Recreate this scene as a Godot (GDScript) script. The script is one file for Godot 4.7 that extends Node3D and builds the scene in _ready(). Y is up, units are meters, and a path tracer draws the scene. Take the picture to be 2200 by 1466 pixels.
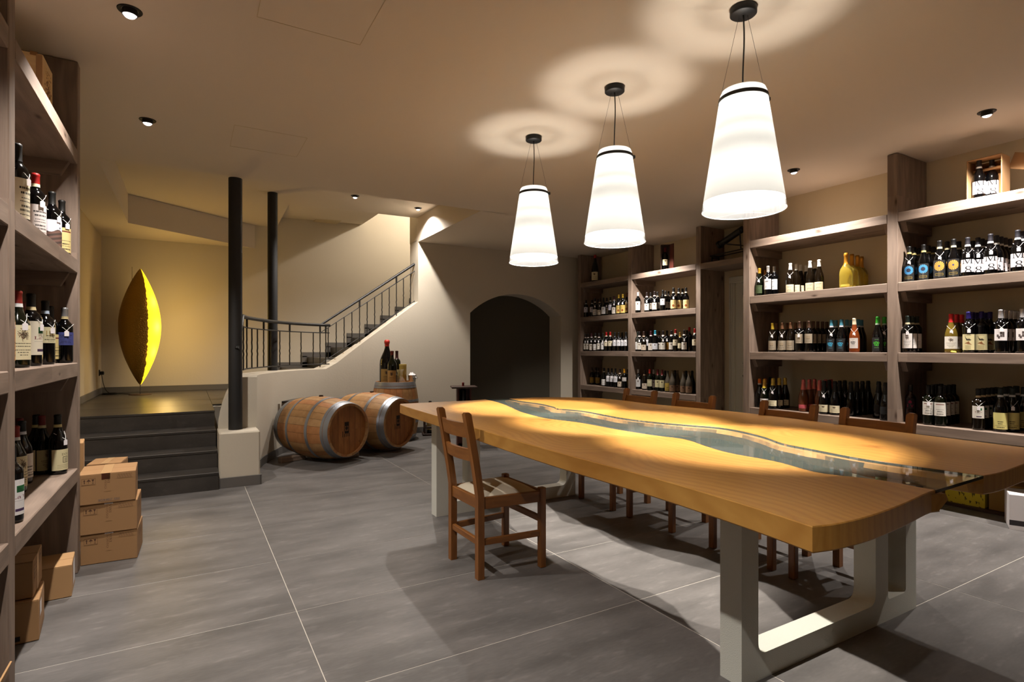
extends Node3D
# A wine cellar with a tasting table. x to the right along the far wall, y up, -z into the room. Metres.

var M := {}            # materials
var taken := {}        # names in use
var rng := RandomNumberGenerator.new()
var serif: Font
var sans: Font
var bottle_protos := {}
var tex_label := {}

const NAMES_OF_SHELF := {}


func _ready() -> void:
	rng.seed = 7
	# ---- camera
	var cam := Camera3D.new()
	cam.name = "camera"
	cam.position = Vector3(0, 1.3, 0)
	cam.rotation_degrees = Vector3(0, -30.15, 0)
	var near := 0.05
	cam.set_frustum(2.0 * 733.0 / 1200.0 * near, Vector2(0, 17.5 / 1200.0 * near), near, 60.0)
	add_child(cam)
	# ---- environment and exposure
	var env := Environment.new()
	env.background_mode = Environment.BG_COLOR
	env.background_color = Color(0.02, 0.02, 0.02)
	env.tonemap_mode = Environment.TONE_MAPPER_LINEAR
	env.tonemap_exposure = 1.15
	env.sdfgi_enabled = true
	env.ssao_enabled = true
	env.ssil_enabled = true
	var we := WorldEnvironment.new()
	we.name = "world"
	we.environment = env
	add_child(we)
	# ---- lamps: their own lights are in pendant(), downlight(), leaf_lamp()
	fonts()
	materials()
	room()
	stairs()
	stair_shell()
	lamps()
	racks()
	table()
	chairs()
	barrels()
	leaf_lamp()
	cartons()
	small_things()
	all_bottles()


# =====================================================================  naming
func numbered(called: String) -> String:
	var n: int = taken.get(called, 0)
	taken[called] = n + 1
	return called if n == 0 else "%s_%03d" % [called, n]


func tag(o: Node, label: String, category: String, group := "") -> Node:
	o.set_meta("label", label)
	o.set_meta("category", category)
	if group != "":
		o.set_meta("group", group)
	return o


func thing(called: String, label: String, category: String, at := Vector3.ZERO, turn := 0.0, group := "") -> Node3D:
	var o := Node3D.new()
	o.name = numbered(called)
	o.position = at
	o.rotation.y = turn
	add_child(o)
	tag(o, label, category, group)
	return o


func obj(called: String, shape, m: Material, parent: Node = null) -> MeshInstance3D:
	var o := MeshInstance3D.new()
	var me: Mesh = shape if shape is Mesh else shape.commit()
	o.mesh = me
	o.material_override = m
	if parent == null:
		o.name = numbered(called)
		add_child(o)
	else:
		o.name = called
		parent.add_child(o, true)
	return o


func struct(called: String, shape, m: Material) -> MeshInstance3D:
	var o := obj(called, shape, m)
	o.set_meta("kind", "structure")
	return o


# =====================================================================  shapes
func st0() -> SurfaceTool:
	var s := SurfaceTool.new()
	s.begin(Mesh.PRIMITIVE_TRIANGLES)
	return s


func vert(s: SurfaceTool, p: Vector3, n: Vector3, uv: Vector2) -> void:
	s.set_normal(n)
	s.set_uv(uv)
	s.add_vertex(p)


func tri(s: SurfaceTool, a: Vector3, b: Vector3, c: Vector3, na: Vector3, nb: Vector3, nc: Vector3, ua := Vector2.ZERO, ub := Vector2.ZERO, uc := Vector2.ZERO) -> void:
	vert(s, a, na, ua)
	if (b - a).cross(c - a).dot(na + nb + nc) > 0.0:
		vert(s, c, nc, uc)
		vert(s, b, nb, ub)
	else:
		vert(s, b, nb, ub)
		vert(s, c, nc, uc)


func quad(s: SurfaceTool, a: Vector3, b: Vector3, c: Vector3, d: Vector3, n: Vector3, ua := Vector2.ZERO, ub := Vector2(1, 0), uc := Vector2(1, 1), ud := Vector2(0, 1)) -> void:
	tri(s, a, b, c, n, n, n, ua, ub, uc)
	tri(s, a, c, d, n, n, n, ua, uc, ud)


func quad4(s: SurfaceTool, p: Array, n: Array, uv: Array) -> void:
	tri(s, p[0], p[1], p[2], n[0], n[1], n[2], uv[0], uv[1], uv[2])
	tri(s, p[0], p[2], p[3], n[0], n[2], n[3], uv[0], uv[2], uv[3])


# a box with chamfered edges; u runs along its longest side, in metres
func box(s: SurfaceTool, c: Vector3, size: Vector3, bev := 0.003, b := Basis(), uvo := Vector2(-1, -1), grain := -1, unit := false) -> void:
	var h := size * 0.5
	var g := grain
	if g < 0:
		g = 0 if size.x >= size.y and size.x >= size.z else (1 if size.y >= size.z else 2)
	if uvo.x < 0:
		uvo = Vector2(rng.randf() * 7.0, rng.randf() * 7.0)
	var bv: float = minf(bev, minf(h.x, minf(h.y, h.z)) * 0.9)
	var axes := [Vector3(1, 0, 0), Vector3(0, 1, 0), Vector3(0, 0, 1)]
	for i in 3:
		var j := (i + 1) % 3
		var k := (i + 2) % 3
		var u := j
		var v := k
		if g == k:
			u = k
			v = j
		if i == g:
			u = j if size[j] > size[k] else k
			v = k if u == j else j
		for sg in [-1.0, 1.0]:
			var n: Vector3 = axes[i] * sg
			var ps := []
			var us := []
			for q in [[-1, -1], [1, -1], [1, 1], [-1, 1]]:
				var p := Vector3.ZERO
				p[i] = sg * h[i]
				p[u] = q[0] * (h[u] - bv)
				p[v] = q[1] * (h[v] - bv)
				ps.append(c + b * p)
				if unit:
					us.append(Vector2(q[0] * 0.5 + 0.5, 0.5 - q[1] * 0.5))
				else:
					us.append(uvo + Vector2(p[u], p[v] + i * 0.37 + sg * 0.11))
			quad(s, ps[0], ps[1], ps[2], ps[3], b * n, us[0], us[1], us[2], us[3])
	if bv <= 0.0002:
		return
	for i in 3:
		for j in range(i + 1, 3):
			var k := 3 - i - j
			for si in [-1.0, 1.0]:
				for sj in [-1.0, 1.0]:
					var n2: Vector3 = (axes[i] * si + axes[j] * sj).normalized()
					var pts := []
					var uu := []
					for q in [[0, -1], [1, -1], [1, 1], [0, 1]]:
						var p := Vector3.ZERO
						p[i] = si * (h[i] - (bv if q[0] == 0 else 0.0))
						p[j] = sj * (h[j] - (0.0 if q[0] == 0 else bv))
						p[k] = q[1] * (h[k] - bv)
						pts.append(c + b * p)
						uu.append(uvo + Vector2(p[g], p[k if k != g else i]))
					quad(s, pts[0], pts[1], pts[2], pts[3], b * n2, uu[0], uu[1], uu[2], uu[3])
	for sx in [-1.0, 1.0]:
		for sy in [-1.0, 1.0]:
			for sz in [-1.0, 1.0]:
				var sgn := Vector3(sx, sy, sz)
				var e := sgn * h
				var n3: Vector3 = b * sgn.normalized()
				tri(s, c + b * Vector3(e.x, e.y - sy * bv, e.z - sz * bv), c + b * Vector3(e.x - sx * bv, e.y, e.z - sz * bv), c + b * Vector3(e.x - sx * bv, e.y - sy * bv, e.z), n3, n3, n3, uvo, uvo, uvo)


# box given by its two corners, depths as positive numbers into the room
func bd(s: SurfaceTool, x0: float, x1: float, y0: float, y1: float, d0: float, d1: float, bev := 0.003, grain := -1) -> void:
	box(s, Vector3((x0 + x1) / 2, (y0 + y1) / 2, -(d0 + d1) / 2), Vector3(x1 - x0, y1 - y0, d1 - d0), bev, Basis(), Vector2(-1, -1), grain)


# profile of (radius, height) turned round y; neighbours meet smoothly unless the corner is sharp
func lathe(s: SurfaceTool, prof: Array, seg := 20, xf := Transform3D(), a0 := 0.0, a1 := TAU, uv_scale := Vector2(1, 1), inward := false) -> void:
	var n := prof.size()
	var seg_n := []
	for i in n - 1:
		var t: Vector2 = (prof[i + 1] - prof[i]).normalized()
		seg_n.append(Vector2(t.y, -t.x))
	var acc := 0.0
	var total := 0.0
	for i in n - 1:
		total += prof[i].distance_to(prof[i + 1])
	for i in n - 1:
		var p: Vector2 = prof[i]
		var q: Vector2 = prof[i + 1]
		var np: Vector2 = seg_n[i]
		var nq: Vector2 = seg_n[i]
		if i > 0 and seg_n[i - 1].dot(seg_n[i]) > 0.6:
			np = (seg_n[i - 1] + seg_n[i]).normalized()
		if i < n - 2 and seg_n[i + 1].dot(seg_n[i]) > 0.6:
			nq = (seg_n[i + 1] + seg_n[i]).normalized()
		var v0 := acc / total
		acc += p.distance_to(q)
		var v1 := acc / total
		for k in seg:
			var ta := a0 + (a1 - a0) * k / seg
			var tb := a0 + (a1 - a0) * (k + 1) / seg
			var da := Vector3(sin(ta), 0, cos(ta))
			var db := Vector3(sin(tb), 0, cos(tb))
			var sg := -1.0 if inward else 1.0
			var ps := [xf * (da * p.x + Vector3(0, p.y, 0)), xf * (db * p.x + Vector3(0, p.y, 0)), xf * (db * q.x + Vector3(0, q.y, 0)), xf * (da * q.x + Vector3(0, q.y, 0))]
			var ns := [xf.basis * (da * np.x + Vector3(0, np.y, 0)) * sg, xf.basis * (db * np.x + Vector3(0, np.y, 0)) * sg, xf.basis * (db * nq.x + Vector3(0, nq.y, 0)) * sg, xf.basis * (da * nq.x + Vector3(0, nq.y, 0)) * sg]
			var ua := float(k) / seg * uv_scale.x
			var ub := float(k + 1) / seg * uv_scale.x
			var us := [Vector2(ua, (1 - v0) * uv_scale.y), Vector2(ub, (1 - v0) * uv_scale.y), Vector2(ub, (1 - v1) * uv_scale.y), Vector2(ua, (1 - v1) * uv_scale.y)]
			if p.x < 1e-5:
				tri(s, ps[0], ps[2], ps[3], ns[0], ns[2], ns[3], us[0], us[2], us[3])
			elif q.x < 1e-5:
				tri(s, ps[0], ps[1], ps[2], ns[0], ns[1], ns[2], us[0], us[1], us[2])
			else:
				quad4(s, ps, ns, us)


func tube(s: SurfaceTool, pts: Array, r: float, seg := 8, caps := true) -> void:
	var n := pts.size()
	var frames := []
	var up := Vector3(0.13, 1, 0.07).normalized()
	for i in n:
		var t: Vector3
		if i == 0:
			t = pts[1] - pts[0]
		elif i == n - 1:
			t = pts[n - 1] - pts[n - 2]
		else:
			t = (pts[i + 1] - pts[i]).normalized() + (pts[i] - pts[i - 1]).normalized()
		t = t.normalized()
		var side: Vector3 = up.cross(t)
		if side.length() < 0.1:
			side = Vector3(1, 0, 0.2).cross(t)
		side = side.normalized()
		up = t.cross(side).normalized()
		frames.append([t, side, up])
	for i in n - 1:
		for k in seg:
			var a := TAU * k / seg
			var b := TAU * (k + 1) / seg
			var ps := []
			var ns := []
			for q in [[i, a], [i, b], [i + 1, b], [i + 1, a]]:
				var f: Array = frames[q[0]]
				var d: Vector3 = f[1] * cos(q[1]) + f[2] * sin(q[1])
				ps.append(pts[q[0]] + d * r)
				ns.append(d)
			quad4(s, ps, ns, [Vector2(0, i), Vector2(1, i), Vector2(1, i + 1), Vector2(0, i + 1)])
	if caps:
		for e in [0, n - 1]:
			var f: Array = frames[e]
			var nn: Vector3 = f[0] * (-1.0 if e == 0 else 1.0)
			for k in seg:
				var a := TAU * k / seg
				var b := TAU * (k + 1) / seg
				tri(s, pts[e], pts[e] + (f[1] * cos(a) + f[2] * sin(a)) * r, pts[e] + (f[1] * cos(b) + f[2] * sin(b)) * r, nn, nn, nn)


# a polygon pushed along an axis: axis 1 = polygon (x, depth) from y a to b; axis 2 = polygon (x, y) from depth a to b; axis 0 = polygon (depth, y) from x a to b
func prism(s: SurfaceTool, poly: PackedVector2Array, a: float, b: float, axis: int, uvs := 1.0) -> void:
	var put := func(p: Vector2, t: float) -> Vector3:
		if axis == 1:
			return Vector3(p.x, t, -p.y)
		if axis == 2:
			return Vector3(p.x, p.y, -t)
		return Vector3(t, p.y, -p.x)
	var dir: Vector3 = [Vector3(1, 0, 0), Vector3(0, 1, 0), Vector3(0, 0, -1)][axis]
	var idx := Geometry2D.triangulate_polygon(poly)
	for i in range(0, idx.size(), 3):
		for e in [[a, -dir], [b, dir]]:
			var t: float = e[0]
			var n: Vector3 = e[1]
			tri(s, put.call(poly[idx[i]], t), put.call(poly[idx[i + 1]], t), put.call(poly[idx[i + 2]], t), n, n, n, poly[idx[i]] * uvs, poly[idx[i + 1]] * uvs, poly[idx[i + 2]] * uvs)
	var ccw := not Geometry2D.is_polygon_clockwise(poly)
	var run := 0.0
	for i in poly.size():
		var p := poly[i]
		var q := poly[(i + 1) % poly.size()]
		var e2 := q - p
		if e2.length() < 1e-6:
			continue
		var n2 := Vector2(e2.y, -e2.x).normalized()
		# Geometry2D counts clockwise with y down; test which side is outside
		var mid := (p + q) / 2 + n2 * 0.0005
		if Geometry2D.is_point_in_polygon(mid, poly):
			n2 = -n2
		var o: Vector3 = put.call(Vector2.ZERO, 0.0)
		var n3: Vector3 = put.call(n2, 0.0) - o
		quad(s, put.call(p, a), put.call(q, a), put.call(q, b), put.call(p, b), n3, Vector2(run, a) * uvs, Vector2(run + e2.length(), a) * uvs, Vector2(run + e2.length(), b) * uvs, Vector2(run, b) * uvs)
		run += e2.length()


# =====================================================================  textures
func fonts() -> void:
	var f := SystemFont.new()
	f.font_names = PackedStringArray(["Droid Serif"])
	serif = f
	var g := SystemFont.new()
	g.font_names = PackedStringArray(["Droid Sans"])
	sans = g


func noise(sd: int, freq: float, oct := 3) -> FastNoiseLite:
	var n := FastNoiseLite.new()
	n.seed = sd
	n.frequency = freq
	n.noise_type = FastNoiseLite.TYPE_SIMPLEX_SMOOTH
	n.fractal_octaves = oct
	return n


func tex(im: Image) -> ImageTexture:
	im.generate_mipmaps()
	return ImageTexture.create_from_image(im)


func image_of(w: int, h: int, f: Callable) -> Image:
	var data := PackedByteArray()
	data.resize(w * h * 3)
	var k := 0
	for y in h:
		for x in w:
			var c: Color = f.call(x, y)
			data[k] = clampi(int(c.r * 255.0), 0, 255)
			data[k + 1] = clampi(int(c.g * 255.0), 0, 255)
			data[k + 2] = clampi(int(c.b * 255.0), 0, 255)
			k += 3
	return Image.create_from_data(w, h, false, Image.FORMAT_RGB8, data)


# letters drawn into an image: the font's own outline triangles, filled
func letters(im: Image, text: String, font: Font, rect: Rect2, ink: Color, turn := 0) -> void:
	var t := TextMesh.new()
	t.text = text
	t.font = font
	t.font_size = 64
	t.pixel_size = 0.01
	t.depth = 0.0
	var arr: Array = t.get_mesh_arrays()
	if arr.is_empty() or arr[Mesh.ARRAY_VERTEX] == null:
		return
	var v: PackedVector3Array = arr[Mesh.ARRAY_VERTEX]
	if v.is_empty():
		return
	var idx: PackedInt32Array = arr[Mesh.ARRAY_INDEX] if arr[Mesh.ARRAY_INDEX] != null else PackedInt32Array(range(v.size()))
	var lo := Vector2(1e9, 1e9)
	var hi := Vector2(-1e9, -1e9)
	for p in v:
		lo = lo.min(Vector2(p.x, p.y))
		hi = hi.max(Vector2(p.x, p.y))
	var sz := (hi - lo).max(Vector2(1e-6, 1e-6))
	var at := func(p: Vector3) -> Vector2:
		var u := (p.x - lo.x) / sz.x
		var w := 1.0 - (p.y - lo.y) / sz.y
		if turn == 1:
			return rect.position + Vector2(1.0 - w, u) * rect.size
		return rect.position + Vector2(u, w) * rect.size
	for i in range(0, idx.size(), 3):
		fill_tri(im, at.call(v[idx[i]]), at.call(v[idx[i + 1]]), at.call(v[idx[i + 2]]), ink)


func fill_tri(im: Image, a: Vector2, b: Vector2, c: Vector2, ink: Color) -> void:
	var lo := a.min(b).min(c)
	var hi := a.max(b).max(c)
	var area := (b - a).cross(c - a)
	if absf(area) < 1e-6:
		return
	for y in range(maxi(0, int(lo.y)), mini(im.get_height() - 1, int(hi.y) + 1) + 1):
		for x in range(maxi(0, int(lo.x)), mini(im.get_width() - 1, int(hi.x) + 1) + 1):
			var p := Vector2(x + 0.5, y + 0.5)
			var w0 := (b - a).cross(p - a) / area
			var w1 := (c - b).cross(p - b) / area
			var w2 := (a - c).cross(p - c) / area
			if w0 >= -0.001 and w1 >= -0.001 and w2 >= -0.001:
				im.set_pixel(x, y, ink)


func mat(c: Color, rough := 0.6, metal := 0.0) -> StandardMaterial3D:
	var m := StandardMaterial3D.new()
	m.albedo_color = c
	m.roughness = rough
	m.metallic = metal
	return m


func bumpy(m: StandardMaterial3D, sd: int, freq: float, scale: float, strength: float) -> void:
	var t := NoiseTexture2D.new()
	t.width = 256
	t.height = 256
	t.seamless = true
	t.as_normal_map = true
	t.bump_strength = strength
	t.noise = noise(sd, freq, 4)
	m.normal_enabled = true
	m.normal_texture = t
	m.uv1_triplanar = true
	m.uv1_world_triplanar = true
	m.uv1_scale = Vector3.ONE * scale


func wood_image(w: int, h: int, sd: int, light: Color, dark: Color, bands: float, knots: int, grey := 0.0) -> Image:
	var n1 := noise(sd, 1.0, 2)
	var n2 := noise(sd + 1, 1.0, 3)
	var n3 := noise(sd + 2, 1.0, 2)
	var ks := []
	var r := RandomNumberGenerator.new()
	r.seed = sd
	for i in knots:
		ks.append([r.randf(), r.randf(), r.randf_range(0.010, 0.022)])
	return image_of(w, h, func(x: int, y: int) -> Color:
		var u := float(x) / w
		var v := float(y) / h
		var warp := n1.get_noise_2d(u * 2.2, v * 5.0) * 0.30
		var kd := 0.0
		for k in ks:
			var dx: float = (u - k[0]) * 1.0
			var dy: float = (v - k[1]) * float(h) / w * 2.6
			var d2: float = (dx * dx + dy * dy) / (k[2] * k[2])
			warp += 0.10 * exp(-d2 * 0.12) * signf(dy)
			kd = maxf(kd, exp(-d2 * 1.2))
		var ring := sin((v + warp) * bands * TAU) * 0.5 + 0.5
		var fine := n2.get_noise_2d(u * 9.0, v * 260.0) * 0.5 + 0.5
		var big := n3.get_noise_2d(u * 3.0, v * 6.0) * 0.5 + 0.5
		var t := clampf(ring * 0.32 + fine * 0.42 + big * 0.34 - 0.05, 0, 1)
		var c := light.lerp(dark, t)
		return c.lerp(Color(0.16, 0.09, 0.05), kd * 0.75))


func materials() -> void:
	# plaster
	M.wall = mat(Color(0.735, 0.70, 0.635), 0.92)
	bumpy(M.wall, 3, 0.05, 2.2, 0.25)
	M.wall_sand = mat(Color(0.74, 0.68, 0.565), 0.92)
	bumpy(M.wall_sand, 4, 0.05, 2.2, 0.25)
	M.ceiling = mat(Color(0.79, 0.745, 0.68), 0.95)
	bumpy(M.ceiling, 5, 0.04, 2.0, 0.12)
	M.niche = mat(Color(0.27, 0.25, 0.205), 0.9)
	M.trim_white = mat(Color(0.72, 0.71, 0.66), 0.6)
	# floor
	var na := noise(11, 1.0, 4)
	var nb := noise(12, 1.0, 4)
	var nc := noise(13, 1.0, 3)
	for k in 2:
		var im := image_of(640, 320, func(x: int, y: int) -> Color:
			var u := float(x) / 640 + k * 3.1
			var v := float(y) / 320 + k * 1.7
			var s := na.get_noise_2d(u * 1.6, v * 5.0) * 0.6 + nb.get_noise_2d(u * 3.0, v * 2.2) * 0.6
			var f := nc.get_noise_2d(u * 30.0, v * 60.0) * 0.12
			var scuff := maxf(0.0, nb.get_noise_2d(u * 9.0 + 40.0, v * 14.0) - 0.25) * 0.35
			var g := 0.375 + s * 0.085 + f * 0.16 + scuff * 0.35
			return Color(g * 1.015, g * 0.985, g * 0.965))
		var m := mat(Color(1, 1, 1), 0.42)
		m.albedo_texture = tex(im)
		m.metallic_specular = 0.35
		M["tile%d" % k] = m
	M.tile_dark = mat(Color(0.62, 0.60, 0.575), 0.38)
	M.tile_dark.albedo_texture = M.tile0.albedo_texture
	M.skirting = mat(Color(0.36, 0.345, 0.33), 0.5)
	M.grout = mat(Color(0.70, 0.68, 0.64), 0.9)
	# timber
	M.rack = mat(Color(1, 1, 1), 0.7)
	M.rack.albedo_texture = tex(wood_image(1024, 384, 21, Color(0.58, 0.505, 0.445), Color(0.40, 0.335, 0.29), 3.0, 7))
	M.rack.uv1_scale = Vector3(0.55, 1.6, 1)
	M.rack_edge = M.rack
	M.chair = mat(Color(1, 1, 1), 0.42)
	M.chair.albedo_texture = tex(wood_image(512, 256, 31, Color(0.56, 0.36, 0.165), Color(0.40, 0.235, 0.095), 2.0, 0))
	M.chair.uv1_scale = Vector3(1.2, 4.0, 1)
	M.cushion = mat(Color(0.74, 0.70, 0.62), 0.95)
	M.cushion.rim_enabled = true
	M.cushion.rim = 0.3
	M.stave = mat(Color(1, 1, 1), 0.6)
	M.stave.albedo_texture = tex(wood_image(512, 256, 41, Color(0.75, 0.60, 0.41), Color(0.58, 0.425, 0.26), 2.0, 1))
	M.stave2 = mat(Color(0.93, 0.90, 0.84), 0.6)
	M.stave2.albedo_texture = M.stave.albedo_texture
	M.stave3 = mat(Color(0.97, 0.86, 0.79), 0.6)
	M.stave3.albedo_texture = M.stave.albedo_texture
	M.head = mat(Color(0.86, 0.72, 0.56), 0.55)
	M.head.albedo_texture = M.stave.albedo_texture
	M.hoop = mat(Color(0.62, 0.64, 0.67), 0.38, 0.85)
	bumpy(M.hoop, 8, 0.08, 5.0, 2.0)
	M.brand = mat(Color(0.10, 0.06, 0.035), 0.8)
	M.oak = mat(Color(1, 1, 1), 0.38)
	M.oak.albedo_texture = tex(slab_image())
	M.oak.metallic_specular = 0.4
	M.white_paint = mat(Color(0.80, 0.80, 0.76), 0.5)
	bumpy(M.white_paint, 9, 0.12, 6.0, 1.2)
	M.dark_wood = mat(Color(0.20, 0.115, 0.07), 0.5)
	M.red_wood = mat(Color(0.28, 0.10, 0.06), 0.5)
	M.pine = mat(Color(1, 1, 1), 0.7)
	M.pine.albedo_texture = tex(wood_image(256, 128, 51, Color(0.86, 0.74, 0.54), Color(0.74, 0.60, 0.40), 2.0, 0))
	M.pine.uv1_scale = Vector3(1.5, 3, 1)
	# metals and glass
	M.iron = mat(Color(0.085, 0.08, 0.08), 0.45, 0.3)
	M.iron_matte = mat(Color(0.07, 0.068, 0.07), 0.6)
	M.black = mat(Color(0.045, 0.045, 0.048), 0.5)
	M.wire = mat(Color(0.30, 0.29, 0.28), 0.4, 0.8)
	M.steel = mat(Color(0.62, 0.61, 0.58), 0.25, 1.0)
	var gl := mat(Color(0.82, 0.90, 0.86, 0.10), 0.02)
	gl.transparency = BaseMaterial3D.TRANSPARENCY_ALPHA
	gl.metallic_specular = 0.32
	M.pane = gl
	var ge := mat(Color(0.05, 0.13, 0.14), 0.08)
	M.pane_edge = ge
	var clear := mat(Color(0.95, 0.96, 0.97, 0.06), 0.02)
	clear.transparency = BaseMaterial3D.TRANSPARENCY_ALPHA
	M.clear_glass = clear
	var shade := mat(Color(0.56, 0.57, 0.57), 0.5)
	shade.backlight_enabled = true
	shade.backlight = Color(0.40, 0.403, 0.40)
	M.frost = shade
	var disc := mat(Color(0.85, 0.85, 0.84, 0.22), 0.05)
	disc.transparency = BaseMaterial3D.TRANSPARENCY_ALPHA
	M.disc = disc
	M.rim = mat(Color(0.95, 0.96, 0.96), 0.15)
	M.rim.emission_enabled = true
	M.rim.emission = Color(1, 1, 1)
	M.rim.emission_energy_multiplier = 0.55
	M.bulb = mat(Color(1, 1, 1), 0.5)
	M.bulb.emission_enabled = true
	M.bulb.emission = Color(1.0, 0.97, 0.93)
	M.bulb.emission_energy_multiplier = 2.0
	M.led = mat(Color(1, 1, 1), 0.5)
	M.led.emission_enabled = true
	M.led.emission = Color(1.0, 0.97, 0.97)
	M.led.emission_energy_multiplier = 3.0
	# gold leaf lamp
	M.gold = mat(Color(0.60, 0.46, 0.16), 0.45, 0.7)
	bumpy(M.gold, 14, 0.06, 3.0, 6.0)
	M.gold_glow = mat(Color(0.9, 0.7, 0.1), 0.6)
	M.gold_glow.emission_enabled = true
	M.gold_glow.emission = Color(1.0, 0.88, 0.14)
	M.gold_glow.emission_energy_multiplier = 1.25
	# cardboard
	M.card = mat(Color(0.60, 0.455, 0.30), 0.85)
	M.card_light = mat(Color(0.68, 0.53, 0.36), 0.85)
	M.card_in = mat(Color(0.52, 0.36, 0.20), 0.9)
	M.tape = mat(Color(0.72, 0.58, 0.42), 0.3)
	M.tape_brown = mat(Color(0.30, 0.15, 0.09), 0.3)
	M.paper = mat(Color(0.86, 0.85, 0.85), 0.8)
	M.tag_paper = mat(Color(0.93, 0.91, 0.92), 0.8)
	M.string = mat(Color(0.90, 0.89, 0.88), 0.8)
	label_textures()


# the two slabs of the table: rings along the length, a few knots
func slab_image() -> Image:
	var n1 := noise(61, 1.0, 2)
	var n2 := noise(62, 1.0, 3)
	var n3 := noise(63, 1.0, 2)
	var ks := [[0.16, 0.30, 0.05], [0.30, 0.585, 0.05], [0.22, 0.83, 0.045], [0.72, 0.33, 0.06], [0.80, 0.60, 0.05], [0.66, 0.16, 0.06], [0.33, 0.12, 0.03], [0.78, 0.86, 0.05]]
	return image_of(576, 1152, func(x: int, y: int) -> Color:
		var u := float(x) / 576
		var v := float(y) / 1152
		var px := u * 2.0
		var py := v * 4.0
		var pith := 0.62 + 0.10 * n1.get_noise_2d(0.0, py * 0.35)
		if u > 0.5:
			pith = 1.48 + 0.12 * n1.get_noise_2d(5.0, py * 0.35)
		var d := absf(px - pith) + 0.16 * n1.get_noise_2d(px * 1.1, py * 0.55)
		var kd := 0.0
		for k in ks:
			var dx: float = px - k[0] * 2.0
			var dy: float = (py - k[1] * 4.0) * 0.75
			var q: float = (dx * dx + dy * dy) / (k[2] * k[2])
			d += 0.20 * exp(-q * 0.10)
			kd = maxf(kd, exp(-q * 1.6) * (0.55 + 0.45 * n2.get_noise_2d(px * 30, py * 30)))
			kd = maxf(kd, 0.35 * exp(-absf(q - 3.0) * 0.8) * (0.4 + 0.6 * n2.get_noise_2d(px * 14, py * 14)))
		var ring := sin(d * 150.0 + n2.get_noise_2d(px * 2, py * 2) * 2.5) * 0.5 + 0.5
		ring = pow(ring, 2.0)
		var fine := n2.get_noise_2d(px * 90.0, py * 6.0) * 0.5 + 0.5
		var big := n3.get_noise_2d(px * 1.4, py * 0.9) * 0.5 + 0.5
		var t := clampf(ring * 0.22 + fine * 0.30 + big * 0.55 - 0.08, 0, 1)
		var c := Color(0.79, 0.60, 0.31).lerp(Color(0.60, 0.40, 0.165), t)
		return c.lerp(Color(0.42, 0.22, 0.08), clampf(kd, 0, 1) * 0.7))


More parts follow.
